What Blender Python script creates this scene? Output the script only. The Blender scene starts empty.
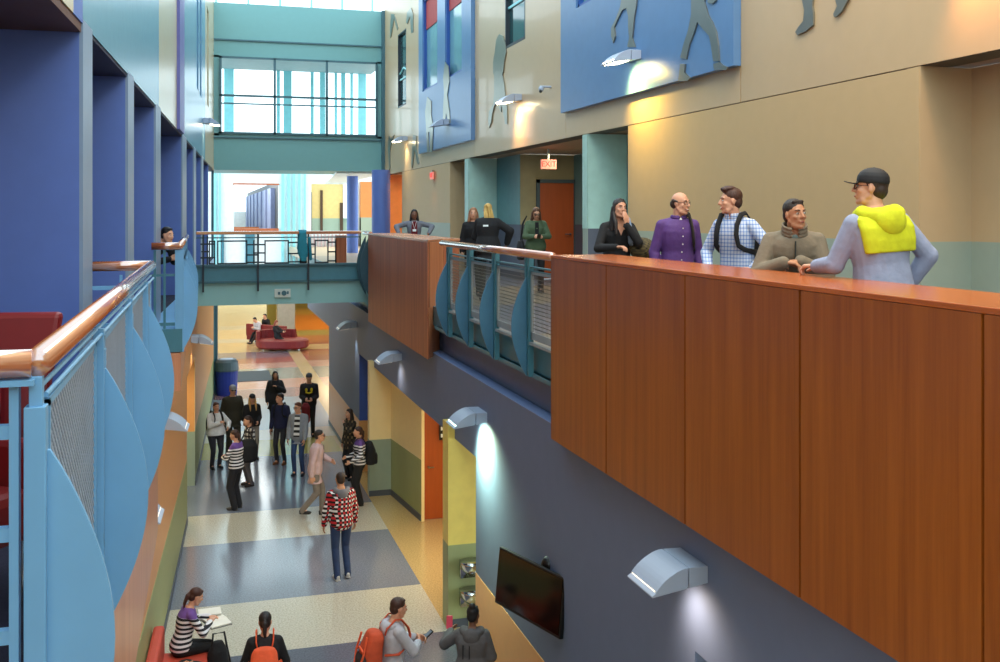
import bpy, math, random
from mathutils import Vector as V, Matrix, Euler
random.seed(7)
PI = math.pi
S = bpy.context.scene
COL = S.collection

# ---------------------------------------------------------------- camera
TH = math.atan(300/1020)
cd = bpy.data.cameras.new('camera'); cam = bpy.data.objects.new('camera', cd); COL.objects.link(cam)
cam.location = (0, 0, 6.1); cam.rotation_euler = (PI/2, 0, -TH)
cd.sensor_width = 36; cd.lens = 36*1020/1000; cd.shift_y = -0.118; cd.clip_start = .05; cd.clip_end = 400
S.camera = cam
# ---------------------------------------------------------------- view and sky
S.view_settings.view_transform = 'Standard'; S.view_settings.look = 'None'
S.view_settings.gamma = 1; S.view_settings.use_curve_mapping = False
S.view_settings.exposure = 0.22
w = bpy.data.worlds.new('sky'); S.world = w; w.use_nodes = True
bg = w.node_tree.nodes['Background']
bg.inputs[0].default_value = (0.74, 0.92, 1.0, 1); bg.inputs[1].default_value = 2.4

def area(name, loc, size, power, color, rot=(0, 0, 0)):
    l = bpy.data.lights.new(name, 'AREA'); l.shape = 'RECTANGLE'; l.size, l.size_y = size
    l.energy = power; l.color = color
    o = bpy.data.objects.new(name, l); COL.objects.link(o); o.location = loc; o.rotation_euler = rot
    return o
def spot(name, loc, power, color, rot=(0, 0, 0), ang=100, blend=.8, r=.06):
    l = bpy.data.lights.new(name, 'SPOT'); l.energy = power; l.color = color
    l.spot_size = math.radians(ang); l.spot_blend = blend; l.shadow_soft_size = r
    o = bpy.data.objects.new(name, l); COL.objects.link(o); o.location = loc; o.rotation_euler = rot
    return o
# unseen fill lights added to brighten: corridor behind the counter, classroom alcove, lobby, left gallery
area('atrium_fill_light', (4.6, 5.5, 13.0), (2.5, 7), 420, (1.0, .80, .58))
area('bay_fill_light', (-2.6, 5.0, 7.35), (.6, 1.2), 22, (1.0, .85, .75))  # added to lift the dim fins of the left bay
area('alcove_fill_light', (7.3, 19.6, 7.35), (.5, .5), 26, (1.0, .82, .55))
area('room_fill_light', (8.0, 33.6, 7.3), (1, 1), 60, (1.0, .75, .5))
area('passage_fill_light', (4.15, 17.2, 2.72), (.4, 1.6), 60, (1.0, .90, .66))
area('left_passage_fill', (-.7, 22.5, 2.7), (.5, .8), 25, (1.0, .9, .6))
area('lobby_fill_light', (3.5, 51, 4.2), (6, 8), 330, (1.0, .88, .72))
area('lobby_fill_light', (8.5, 57, 4.0), (4, 6), 300, (1.0, .80, .50))

# ---------------------------------------------------------------- materials
def srgb(c):
    r = []
    for x in c:
        x /= 255.
        r.append(x/12.92 if x <= .04045 else ((x+.055)/1.055)**2.4)
    return tuple(r)+(1,)
class NT:
    def __init__(s, m):
        m.use_nodes = True; s.t = m.node_tree; s.n = s.t.nodes; s.b = s.n['Principled BSDF']
    def add(s, ty, **k):
        n = s.n.new(ty)
        for a, b in k.items(): setattr(n, a, b)
        return n
    def link(s, a, b): s.t.links.new(a, b)
def coords(nt, scale=(1, 1, 1), kind='Object'):
    tc = nt.add('ShaderNodeTexCoord'); mp = nt.add('ShaderNodeMapping')
    mp.inputs['Scale'].default_value = scale
    nt.link(tc.outputs[kind], mp.inputs[0]); return mp.outputs[0]
def mixc(nt, fac, a, b):
    m = nt.add('ShaderNodeMix', data_type='RGBA')
    if hasattr(fac, 'links'): nt.link(fac, m.inputs[0])
    else: m.inputs[0].default_value = fac
    for s, i in ((a, 6), (b, 7)):
        if hasattr(s, 'links'): nt.link(s, m.inputs[i])
        else: m.inputs[i].default_value = s
    return m.outputs[2]
def mathn(nt, op, a, b=0.):
    m = nt.add('ShaderNodeMath', operation=op)
    for i, s in enumerate((a, b)):
        if hasattr(s, 'links'): nt.link(s, m.inputs[i])
        else: m.inputs[i].default_value = s
    return m.outputs[0]
MC = {}
def mat(name, c, rough=.6, metal=0., var=.06, nscale=6., bump=0., bscale=60., spec=.5, coat=0., emit=None, stretch=(1, 1, 1)):
    """Painted, cloth or metal surface with a faint mottling."""
    if name in MC: return MC[name]
    m = bpy.data.materials.new(name); nt = NT(m); b = nt.b
    c = srgb(c)
    cv = coords(nt, stretch)
    n = nt.add('ShaderNodeTexNoise'); n.inputs['Scale'].default_value = nscale; n.inputs['Detail'].default_value = 4
    nt.link(cv, n.inputs['Vector'])
    dk = tuple(x*(1-var*2.2) for x in c[:3])+(1,); lt = tuple(min(1, x*(1+var*2.2)) for x in c[:3])+(1,)
    nt.link(mixc(nt, n.outputs[0], dk, lt), b.inputs['Base Color'])
    b.inputs['Roughness'].default_value = rough; b.inputs['Metallic'].default_value = metal
    b.inputs['Specular IOR Level'].default_value = spec; b.inputs['Coat Weight'].default_value = coat
    if bump:
        n2 = nt.add('ShaderNodeTexNoise'); n2.inputs['Scale'].default_value = bscale; n2.inputs['Detail'].default_value = 3
        nt.link(cv, n2.inputs['Vector'])
        bp = nt.add('ShaderNodeBump'); bp.inputs['Strength'].default_value = bump; bp.inputs['Distance'].default_value = .01
        nt.link(n2.outputs[0], bp.inputs['Height']); nt.link(bp.outputs[0], b.inputs['Normal'])
    if emit:
        b.inputs['Emission Color'].default_value = srgb(emit[0]); b.inputs['Emission Strength'].default_value = emit[1]
    MC[name] = m; return m
def wood(name, c1, c2, rough=.35, axis=2, scale=1.0, coat=.15):
    if name in MC: return MC[name]
    m = bpy.data.materials.new(name); nt = NT(m); b = nt.b
    sc = [9*scale]*3; sc[axis] = .35*scale
    cv = coords(nt, tuple(sc))
    n = nt.add('ShaderNodeTexNoise'); n.inputs['Scale'].default_value = 1.3; n.inputs['Detail'].default_value = 6; n.inputs['Roughness'].default_value = .6
    nt.link(cv, n.inputs['Vector'])
    sc2 = [70*scale]*3; sc2[axis] = 2.*scale
    cv2 = coords(nt, tuple(sc2)); n2 = nt.add('ShaderNodeTexNoise'); n2.inputs['Scale'].default_value = 1.
    nt.link(cv2, n2.inputs['Vector'])
    f = mathn(nt, 'ADD', mathn(nt, 'MULTIPLY', n.outputs[0], .8), mathn(nt, 'MULTIPLY', n2.outputs[0], .25))
    r = nt.add('ShaderNodeMapRange'); r.inputs[1].default_value = .32; r.inputs[2].default_value = .75
    nt.link(f, r.inputs[0])
    nt.link(mixc(nt, r.outputs[0], srgb(c1), srgb(c2)), b.inputs['Base Color'])
    b.inputs['Roughness'].default_value = rough; b.inputs['Coat Weight'].default_value = coat; b.inputs['Coat Roughness'].default_value = .25 if coat < .5 else .07; b.inputs['Coat IOR'].default_value = 1.5 if coat < .5 else 3.0
    MC[name] = m; return m
def terrazzo(name, c, rough=.22):
    if name in MC: return MC[name]
    m = bpy.data.materials.new(name); nt = NT(m); b = nt.b; c = srgb(c)
    cv = coords(nt)
    v = nt.add('ShaderNodeTexNoise'); v.inputs['Scale'].default_value = 38; v.inputs['Detail'].default_value = 5
    nt.link(cv, v.inputs['Vector'])
    n = nt.add('ShaderNodeTexNoise'); n.inputs['Scale'].default_value = .9; n.inputs['Detail'].default_value = 5
    nt.link(cv, n.inputs['Vector'])
    r = nt.add('ShaderNodeMapRange'); r.inputs[1].default_value = .38; r.inputs[2].default_value = .62
    nt.link(v.outputs[0], r.inputs[0])
    a = mixc(nt, r.outputs[0], tuple(x*.8 for x in c[:3])+(1,), tuple(min(1, x*1.18) for x in c[:3])+(1,))
    nt.link(a, b.inputs['Base Color'])
    rr = nt.add('ShaderNodeMapRange'); rr.inputs[3].default_value = rough*1.05; rr.inputs[4].default_value = rough*1.3
    nt.link(n.outputs[0], rr.inputs[0]); nt.link(rr.outputs[0], b.inputs['Roughness']); b.inputs['Coat Weight'].default_value = .5; b.inputs['Coat Roughness'].default_value = .12; b.inputs['Coat IOR'].default_value = 1.6
    MC[name] = m; return m
def stripes(name, a, b_, period=.055, top=None, ztop=0., duty=.5):
    """Horizontal stripes along the height; an optional plain yoke above ztop."""
    m = bpy.data.materials.new(name); nt = NT(m)
    sp = nt.add('ShaderNodeSeparateXYZ'); nt.link(coords(nt), sp.inputs[0])
    f = mathn(nt, 'GREATER_THAN', mathn(nt, 'FRACT', mathn(nt, 'DIVIDE', sp.outputs[2], period)), duty)
    c = mixc(nt, f, srgb(a), srgb(b_))
    if top: c = mixc(nt, mathn(nt, 'GREATER_THAN', sp.outputs[2], ztop), c, srgb(top))
    nt.link(c, nt.b.inputs['Base Color']); nt.b.inputs['Roughness'].default_value = .85
    return m
def plaid(name, base, c1, c2, period=.09, wid=.35, soft=False):
    m = bpy.data.materials.new(name); nt = NT(m)
    sp = nt.add('ShaderNodeSeparateXYZ'); nt.link(coords(nt), sp.inputs[0])
    h = mathn(nt, 'LESS_THAN', mathn(nt, 'FRACT', mathn(nt, 'DIVIDE', sp.outputs[2], period)), wid)
    xy = mathn(nt, 'ADD', sp.outputs[0], mathn(nt, 'MULTIPLY', sp.outputs[1], .8))
    v = mathn(nt, 'LESS_THAN', mathn(nt, 'FRACT', mathn(nt, 'DIVIDE', xy, period)), wid)
    sm = mathn(nt, 'MULTIPLY', mathn(nt, 'ADD', h, v), .5)
    both = mathn(nt, 'GREATER_THAN', sm, .75)
    c = mixc(nt, mathn(nt, 'GREATER_THAN', sm, .25), srgb(base), srgb(c1))
    c = mixc(nt, both, c, srgb(c2))
    nt.link(c, nt.b.inputs['Base Color']); nt.b.inputs['Roughness'].default_value = .85
    return m

# ---------------------------------------------------------------- mesh builder
class MB:
    def __init__(s): s.v = []; s.f = []; s.m = []; s.k = 0
    def _add(s, vs, fs):
        o = len(s.v); s.v += [tuple(p) for p in vs]
        for f in fs: s.f.append(tuple(i+o for i in f)); s.m.append(s.k)
    def box(s, x0, x1, y0, y1, z0, z1):
        if x0 > x1: x0, x1 = x1, x0
        if y0 > y1: y0, y1 = y1, y0
        if z0 > z1: z0, z1 = z1, z0
        s._add([(x0,y0,z0),(x1,y0,z0),(x1,y1,z0),(x0,y1,z0),(x0,y0,z1),(x1,y0,z1),(x1,y1,z1),(x0,y1,z1)],
               [(0,3,2,1),(4,5,6,7),(0,1,5,4),(1,2,6,5),(2,3,7,6),(3,0,4,7)]); return s
    def boxr(s, c, size, R):
        c = V(c); a, b, d = size[0]/2, size[1]/2, size[2]/2
        P = [c+R@V((x, y, z)) for z in (-d, d) for x, y in ((-a,-b),(a,-b),(a,b),(-a,b))]
        s._add(P, [(0,3,2,1),(4,5,6,7),(0,1,5,4),(1,2,6,5),(2,3,7,6),(3,0,4,7)]); return s
    def bar(s, p0, p1, wd, h, up=(0, 0, 1)):
        """Rectangular bar from p0 to p1."""
        p0, p1 = V(p0), V(p1); d = (p1-p0); L = d.length
        if L < 1e-6: return s
        d.normalize(); u = V(up)
        if abs(d.dot(u)) > .99: u = V((0, 1, 0))
        x = d.cross(u).normalized(); z = x.cross(d)
        R = Matrix((x, d, z)).transposed()
        return s.boxr((p0+p1)/2, (wd, L, h), R)
    def prism(s, pts, ext):
        """Polygon (3-D points) pushed along ext."""
        n = len(pts); ext = V(ext); pts = [V(p) for p in pts]
        nrm = V((0, 0, 0))
        for i in range(n): nrm += pts[i].cross(pts[(i+1) % n])
        if nrm.dot(ext) > 0: pts = pts[::-1]
        s._add(pts+[p+ext for p in pts], [tuple(range(n)), tuple(range(2*n-1, n-1, -1))] +
               [((i+1) % n, i, i+n, (i+1) % n+n) for i in range(n)]); return s
    def cyl(s, p0, p1, r0, r1=None, n=16):
        return s.tube([p0, p1], [r0, r0 if r1 is None else r1], n)
    def tube(s, P, r, n=10, flat=None, ref=None):
        """Tube along a polyline; flat=(a,b) scales the section."""
        P = [V(p) for p in P]
        if not hasattr(r, '__len__'): r = [r]*len(P)
        vs = []; prev = None
        for i, p in enumerate(P):
            d = (P[min(i+1, len(P)-1)]-P[max(i-1, 0)]).normalized()
            if prev is None:
                u = V(ref) if ref else (V((0, 0, 1)) if abs(d.z) < .9 else V((1, 0, 0)))
                x = (u-d*u.dot(d)).normalized()
            else: x = (prev-d*prev.dot(d)).normalized()
            prev = x; y = d.cross(x)
            a, b = flat or (1, 1)
            for k in range(n):
                t = 2*PI*k/n; vs.append(p+x*(math.cos(t)*r[i]*a)+y*(math.sin(t)*r[i]*b))
        fs = []
        for i in range(len(P)-1):
            for k in range(n): fs.append((i*n+k, i*n+(k+1) % n, (i+1)*n+(k+1) % n, (i+1)*n+k))
        fs.append(tuple(range(n-1, -1, -1))); fs.append(tuple(range((len(P)-1)*n, len(P)*n)))
        s._add(vs, fs); return s
    def ell(s, c, r, R=None, n=16, m=10):
        c = V(c)
        if not hasattr(r, '__len__'): r = (r, r, r)
        R = R or Matrix.Identity(3)
        vs = [c+R@V((0, 0, r[2]))]
        for j in range(1, m):
            a = PI*j/m
            for k in range(n):
                t = 2*PI*k/n
                vs.append(c+R@V((r[0]*math.sin(a)*math.cos(t), r[1]*math.sin(a)*math.sin(t), r[2]*math.cos(a))))
        vs.append(c+R@V((0, 0, -r[2])))
        fs = [(0, 1+k, 1+(k+1) % n) for k in range(n)]
        for j in range(m-2):
            for k in range(n):
                a = 1+j*n+k; b = 1+j*n+(k+1) % n; fs.append((a, a+n, b+n, b))
        q = 1+(m-2)*n; L = len(vs)-1
        fs += [(q+k, L, q+(k+1) % n) for k in range(n)]
        s._add(vs, fs); return s
    def cap(s, p0, p1, r0, r1=None, n=10):
        """Tapered limb with round ends."""
        r1 = r0 if r1 is None else r1
        p0, p1 = V(p0), V(p1); d = p1-p0
        if d.length < 1e-5: return s.ell(p0, r0, n=n)
        d.normalize(); P = []; R = []
        for t in (80, 55, 30, 10): P.append(p0-d*(r0*math.sin(math.radians(t)))); R.append(r0*math.cos(math.radians(t)))
        P.append(p0); R.append(r0); P.append(p1); R.append(r1)
        for t in (10, 30, 55, 80): P.append(p1+d*(r1*math.sin(math.radians(t)))); R.append(r1*math.cos(math.radians(t)))
        P2 = [P[0]]; R2 = [R[0]]
        for p, r in zip(P[1:], R[1:]):
            if (p-P2[-1]).dot(d) > 1e-5: P2.append(p); R2.append(r)
        return s.tube(P2, R2, n)
    def loft(s, rings, n=18):
        """rings: (center, xvec, yvec); closed at both ends."""
        vs = []
        for c, x, y in rings:
            c, x, y = V(c), V(x), V(y)
            for k in range(n):
                t = 2*PI*k/n; ct, st = math.cos(t), math.sin(t)
                vs.append(c+x*(abs(ct)**.85*(1 if ct > 0 else -1))+y*(abs(st)**.85*(1 if st > 0 else -1)))
        fs = []
        for i in range(len(rings)-1):
            for k in range(n): fs.append((i*n+k, i*n+(k+1) % n, (i+1)*n+(k+1) % n, (i+1)*n+k))
        fs.append(tuple(range(n-1, -1, -1))); fs.append(tuple(range((len(rings)-1)*n, len(rings)*n)))
        s._add(vs, fs); return s
    def build(s, name, mats, parent=None, smooth=False, bevel=0, vox=0, sm=0, facemat=None, noise=0):
        me = bpy.data.meshes.new(name)
        if not isinstance(mats, (list, tuple)): mats = [mats]
        me.from_pydata(s.v, [], s.f)
        for mm in mats: me.materials.append(mm)
        me.polygons.foreach_set('material_index', s.m)
        o = bpy.data.objects.new(name, me)
        if vox:
            COL.objects.link(o)
            r = o.modifiers.new('r', 'REMESH'); r.mode = 'VOXEL'; r.voxel_size = vox; r.use_smooth_shade = True
            if sm: q = o.modifiers.new('s', 'SMOOTH'); q.iterations = sm; q.factor = .5
            dg = bpy.context.evaluated_depsgraph_get()
            m2 = bpy.data.meshes.new_from_object(o.evaluated_get(dg))
            o.modifiers.clear(); o.data = m2; bpy.data.meshes.remove(me); me = m2; me.name = name
            me.materials.clear()
            for mm in mats: me.materials.append(mm)
            if facemat:
                for p in me.polygons: p.material_index = facemat(p.center)
            COL.objects.unlink(o); smooth = True
        if smooth: me.polygons.foreach_set('use_smooth', [True]*len(me.polygons))
        COL.objects.link(o)
        if parent: o.parent = parent
        if bevel:
            b = o.modifiers.new('bevel', 'BEVEL'); b.width = bevel; b.segments = 2; b.limit_method = 'ANGLE'
        return o
def tag(o, label=None, cat=None, group=None, kind=None):
    if label: o['label'] = label
    if cat: o['category'] = cat
    if group: o['group'] = group
    if kind: o['kind'] = kind
    return o
def empty(name, loc, rz=0., label=None, cat=None, group=None):
    o = bpy.data.objects.new(name, None); COL.objects.link(o); o.location = loc; o.rotation_euler = (0, 0, rz)
    o.empty_display_size = .1
    return tag(o, label, cat, group)
def struct(name, mb, mats, **k):
    return tag(mb.build(name, mats, **k), kind='structure')
def copy_tree(o, parent=None):
    c = o.copy(); COL.objects.link(c)
    if parent: c.parent = parent
    for ch in list(o.children): copy_tree(ch, c)
    return c

# pixel of the photograph -> point on a plane of the building (used for laying out the building only)
cT, sT = math.cos(TH), math.sin(TH)
def onX(px, py, X):
    a = (px-500)/1020; zc = X/(a*cT+sT); return V((X, -a*zc*sT+zc*cT, 6.1+(213-py)*zc/1020))
def LX(Y, off=0.): return -1.25+.0475*Y+off      # the left wall runs slightly askew

# ================================================================ MATERIALS
M = dict(
 beige=mat('beige_paint', (196,168,130), .33, bump=.03, var=.02, spec=.6, coat=.2),
 beige_dull=mat('beige_wall', (194,164,120), .55, bump=.05, var=.02),
 sage=mat('sage_wainscot', (158,170,156), .5, var=.03),
 teal_wall=mat('teal_paint', (128,180,182), .5, var=.02),
 grey_wain=mat('dark_grey_wainscot', (92,96,108), .6, var=.03),
 slate=mat('slate_blue_wall', (102,116,146), .55, bump=.04, var=.03),
 slate_lt=mat('slate_ledge', (136,158,206), .42, var=.03),
 peach=mat('peach_wainscot', (236,170,104), .4, var=.03),
 orange_wall=mat('orange_wall', (226,160,96), .38, var=.03),
 yellow=mat('yellow_wall', (250,226,168), .45, var=.02),
 green=mat('green_wainscot', (158,164,112), .5, var=.03),
 greengrey=mat('green_grey_wainscot', (150,166,148), .5, var=.03),
 base=mat('grey_baseboard', (76,82,92), .5),
 violet=mat('violet_blue_fin', (88,116,190), .5, bump=.04, var=.03),
 finedge=mat('fin_edge', (128,150,178), .38, var=.03),
 skyblue=mat('light_blue_metal', (116,172,214), .36, var=.03),
 satin=mat('satin_blue_wall', (104,152,180), .26, var=.03, spec=.6),
 satin_beige=mat('satin_beige_wall', (200,184,150), .26, var=.02, spec=.6),
 purple=mat('purple_edge', (96,98,170), .4),
 tealdk=mat('teal_steel', (60,100,112), .4),
 tealmid=mat('teal_frame', (70,124,140), .4),
 tealbig=mat('teal_cladding', (112,164,166), .42, var=.02),
 beam=mat('pale_teal_beam', (136,184,186), .5, var=.02),
 blackblue=mat('dark_steel', (26,40,52), .4),
 blueframe=mat('blue_panel', (90,130,176), .3, var=.04, spec=.6),
 bluewin=mat('window_frame_blue', (36,84,160), .35),
 glassteal=mat('window_glass_teal', (110,160,172), .12, spec=.8),
 glassdark=mat('window_glass_dark', (28,70,74), .08, spec=.8),
 redblind=mat('red_blind', (170,52,52), .6),
 steel=mat('brushed_steel', (150,150,140), .28, metal=.85, var=.03),
 chrome=mat('chrome', (200,200,200), .15, metal=1.),
 lampgrey=mat('lamp_grey', (172,184,204), .4, var=.02),
 lens=mat('lamp_lens', (255,240,200), .3, emit=((255,236,190), 14)),
 lensdim=mat('lamp_lens_dim', (220,214,200), .3, emit=((255,232,200), 1.5)),
 lenscool=mat('lamp_lens_cool', (230,255,240), .3, emit=((215,255,235), 9)),
 door=mat('orange_door', (172,80,30), .45, var=.08, nscale=2, stretch=(8,8,.7)),
 doorframe=mat('door_frame_grey', (70,88,96), .5),
 carpet=mat('navy_carpet', (30,32,56), .95, bump=.5, bscale=180, var=.2, nscale=60),
 brown=mat('brown_soffit', (92,62,48), .6),
 white=mat('white_wall', (235,242,244), .5),
 red=mat('red_upholstery', (118,12,16), .5, var=.08),
 redfab=mat('coral_red_seat', (196,72,52), .6, var=.06),
 black=mat('black_plastic', (14,14,16), .35),
 screen=mat('black_screen', (6,5,5), .12, spec=.6),
 exitred=mat('exit_letters', (200,30,24), .4, emit=((230,30,20), 1.2)),
 exitwhite=mat('exit_panel', (225,150,135), .4, emit=((255,120,100), .35)),
 blueplastic=mat('blue_plastic', (24,42,132), .4),
 cyan=mat('cyan_mullion', (150,225,232), .4),
 wain_olive=mat('olive_wall', (120,108,30), .5),
)
W_par = wood('cherry_panel', (132,62,16), (172,92,30), .34)
W_par2 = wood('cherry_panel_far', (138,70,38), (188,108,66), .5, coat=0)
W_top = wood('cherry_top', (164,76,26), (206,110,48), .22, axis=1)
W_rail = wood('wood_handrail', (160,88,52), (206,130,88), .2, axis=1, scale=2, coat=1.)
W_railx = wood('wood_handrail_cross', (160,88,52), (206,130,88), .2, axis=0, scale=2, coat=1.)
W_fas = wood('pale_wood_fascia', (176,110,78), (214,154,118), .3)

# ================================================================ SETTING
# ---- ground floor: terrazzo in bands
FC = dict(cream=(198,190,172), beige=(190,180,162), bg=(120,126,142), dk=(96,98,112), oc=(196,166,112), ol=(170,162,92),
          pink=(208,152,132), mauve=(164,122,120), red=(172,92,78), gg=(146,150,136), pb=(120,108,116), lb=(160,172,178),
          sand=(214,184,134), orange=(222,130,44), yel=(230,182,72), or2=(188,122,78))
FM = {k: terrazzo('terrazzo_'+k, v, .17) for k, v in FC.items()}
order = list(FC)
xs = [-4, 3.48, 4.4, 12, 3.72, 4.25]
bands = [(-3, 'beige'), (2, 'dk'), (6, 'cream'), (9, 'bg'), (12.5, 'dk'), (14.5, 'cream'), (16.45, 'bg'), (19.5, 'cream'), (21.42, 'bg'), (26.2, 'ol'), (28.1, 'cream'),
         (29.4, 'lb'), (34.5, 'mauve'), (36.3, 'pink'), (38.3, 'gg'), (41, 'pink'), (42.5, 'red'), (44, 'pb'), (46, 'sand'), (49.5, 'cream'), (51, 'sand'), (55, 'cream'), (57, 'sand'), (90, None)]
bandsR = [(28.1, 'sand'), (31, 'pb'), (34.5, 'sand'), (36.3, 'pink'), (38.3, 'gg'), (41, 'pink'), (42.7, 'red'), (44.2, 'or2'), (45.5, 'red'), (46.2, 'sand'), (48, 'red'), (48.8, 'or2'),
          (51.5, 'ol'), (53.8, 'orange'), (62, 'wain_o'), (90, None)]
fb = MB(); fmats = [FM[k] for k in order]
def quad(x0, x1, y0, y1, c):
    fb.k = order.index(c); fb._add([(x0,y0,0),(x1,y0,0),(x1,y1,0),(x0,y1,0)], [(0,1,2,3)])
for (y0, c), (y1, _) in zip(bands[:-1], bands[1:]):
    x1 = 3.48 if y0 < 28 else 3.72
    quad(-6, x1, y0, y1, c)
quad(3.48, 12, -3, 28.1, 'oc')
for (y0, c), (y1, _) in zip(bandsR[:-1], bandsR[1:]):
    quad(4.25, 16, y0, y1, 'yel' if c == 'wain_o' else c)
quad(3.72, 4.25, 28.1, 90, 'sand')
struct('floor', fb, fmats)

def wallx(mb, X, t, ys, zs, holes=()):
    """Wall on the plane x = X (thickness t) as cells, leaving out the holes (y0,y1,z0,z1)."""
    Y = sorted(set([ys[0], ys[1]]+[h[i] for h in holes for i in (0, 1) if ys[0] < h[i] < ys[1]]))
    for a, b in zip(Y[:-1], Y[1:]):
        cuts = sorted((h[2], h[3]) for h in holes if h[0] <= a+1e-6 and h[1] >= b-1e-6)
        z = zs[0]
        for c0, c1 in cuts:
            if c0 > z: mb.box(X, X+t, a, b, z, min(c0, zs[1]))
            z = max(z, c1)
        if z < zs[1]: mb.box(X, X+t, a, b, z, zs[1])

# ---- right side, ground floor wall
XB = 3.6
ops = [(13.4, 24.0, 0, 2.78), (-2, 7.0, 0, 2.78), (29.87, 36, 0, 2.8)]
m = MB(); wallx(m, XB, .18, (-3, 36), (1.21, 3.855), ops)
m.k = 1; m.box(XB-.003, XB+.16, -3, 36, 3.85, 3.857)
m.k = 0; m.box(3.78, 3.95, -3, 36, 3.4, 4.28)
struct('wall_right_lower', m, [M['slate'], M['slate_lt']])
m = MB(); wallx(m, XB-.006, .18, (7.0, 13.4), (0, 1.212)); wallx(m, XB-.006, .18, (24.0, 29.87), (0, 1.212))
struct('wall_right_wainscot', m, M['peach'])
m = MB(); m.box(XB-.02, XB, 7.0, 13.4, 0, .1); m.box(XB-.02, XB, 24.0, 29.87, 0, .1); m.box(3.49, 3.96, 21.84, 21.86, 0, .12)
m.bar((3.965, 21.84, .06), (4.19, 19.82, .06), .02, .12); m.box(3.49, 3.8, 14.58, 14.6, 0, .12)
struct('baseboard_right', m, M['base'])
m = MB(); m.box(XB+.01, XB+.17, 7.01, 13.39, 0, 1.2); m.box(XB+.01, XB+.17, 24.01, 29.86, 0, 1.2); struct('wall_right_core', m, M['slate'])
# inside the passage opening
m = MB(); m.box(3.605, 4.4, 23.985, 24.2, 1.21, 3.2); m.k = 1; m.box(3.605, 4.4, 23.985, 24.2, 0, 1.21)
m.k = 2; m.box(3.5, 3.97, 21.86, 22.1, 1.21, 2.9); m.k = 3; m.box(3.5, 3.97, 21.86, 22.1, 0, 1.21)
m.k = 2; m.prism([(3.97,21.86,1.21),(4.2,19.8,1.21),(4.24,19.8,1.21),(4.24,23.9,1.21),(3.97,23.9,1.21)], (0,0,1.57))
m.k = 4; m.prism([(3.97,21.86,0),(4.2,19.8,0),(4.24,19.8,0),(4.24,23.9,0),(3.97,23.9,0)], (0,0,1.21))
m.k = 5; m.box(3.5, 6.0, 14.6, 14.95, 1.21, 3.0); m.k = 4; m.box(3.5, 6.0, 14.6, 14.95, 0, 1.21)
m.k = 2; m.box(5.6, 5.8, 14.9, 24, 0, 3); m.box(4.85, 5.6, 19.8, 20.0, 0, 3); m.box(4.2, 4.85, 19.8, 20.0, 2.45, 3)
m.box(3.78, 5.8, 7.0, 14.5, 3.0, 3.1)
struct('wall_passage', m, [mat('blue_reveal', (60,92,176), .5), M['peach'], M['yellow'], M['greengrey'], M['green'], mat('lemon_wall', (246,216,110), .45)])
m = MB(); m.box(3.78, 5.8, 13.4, 24, 3.0, 3.2); struct('ceiling_passage', m, M['white'])
m = MB(); m.box(3.79, 5.8, -3, 36, 3.25, 3.4); struct('ceiling_ground_right', m, M['slate'])
d = MB(); d.box(4.26, 4.82, 19.86, 19.9, .01, 2.4)
dr = struct('door_1', d, M['door']); d = MB(); d.box(4.2, 4.26, 19.78, 19.9, 0, 2.45); d.box(4.2, 4.86, 19.78, 19.9, 2.4, 2.46)
d.build('door_frame', M['yellow'], dr)
d = MB(); d.cyl((4.36,19.86,1.05),(4.36,19.80,1.05),.02).cyl((4.36,19.80,1.05),(4.46,19.80,1.05),.012); d.build('door_handle', M['steel'], dr)

# ---- right side, gallery slab and outer wall
m = MB(); m.box(3.62, 8.4, -3, 36, 4.28, 4.58); m.k = 1; m.box(3.56, 3.62, 9.9, 15.8, 4.28, 4.32); m.box(3.6, 3.63, -3, 36, 4.3, 4.6)
struct('floor_gallery_right', m, [mat('gallery_edge', (92,88,80), .6), M['tealmid']])
m = MB()
gc = [(-3, 4), (4, 8), (8, 12), (12, 16), (16, 20), (20, 24), (24, 36)]
for i, (a, b) in enumerate(gc):
    m.k = i % 2; m._add([(3.63,a,4.6),(8.4,a,4.6),(8.4,b,4.6),(3.63,b,4.6)], [(0,1,2,3)])
struct('floor_gallery_carpet', m, [mat('gallery_tile', (150,136,116), .4), mat('gallery_tile_blue', (110,112,124), .4)])
XW = 6.2; H2 = 7.42
low = [(14.23, 15.9, 4.6, H2), (16.12, 23.75, 4.6, H2), (24.1, 25.66, 4.6, H2), (32.2, 34.92, 4.6, H2), (0, 7.73, 4.6, H2)]
m = MB(); wallx(m, XW, .14, (-3, 36), (5.84, H2-.006), low)
struct('wall_right_gallery', m, M['beige_dull'])
m = MB(); wallx(m, XW-.004, .14, (-3, 36), (4.7, 5.84), low); struct('wall_right_gallery_wainscot', m, M['sage'])
m = MB(); wallx(m, XW-.02, .14, (-3, 36), (4.6, 4.7), low); struct('baseboard_gallery', m, M['base'])
wins = [(26.7, 28.6, 9.56, 12.2), (24.05, 25.8, 9.56, 12.2), (19.3, 20.7, 9.56, 12.4), (31.5, 32.9, 9.51, 11.9), (14.2, 16.2, 9.56, 12.2)]
m = MB()
for a, b in ((-3, 10.88), (10.89, 16.95), (16.96, 23.16), (23.17, 29.13), (29.14, 36)): wallx(m, XW, .16, (a+.004, b-.004), (H2+.006, 13.2), wins)
struct('wall_right_upper', m, M['beige'])
m = MB(); wallx(m, XW+.02, .3, (-3, 36), (H2, 13.2), wins); m.k = 1; wallx(m, XW+.02, .05, (-3, 36), (H2-.02, H2), low)
struct('wall_right_joints', m, [mat('wall_joint', (92,80,62), .7), M['brown']])
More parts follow.
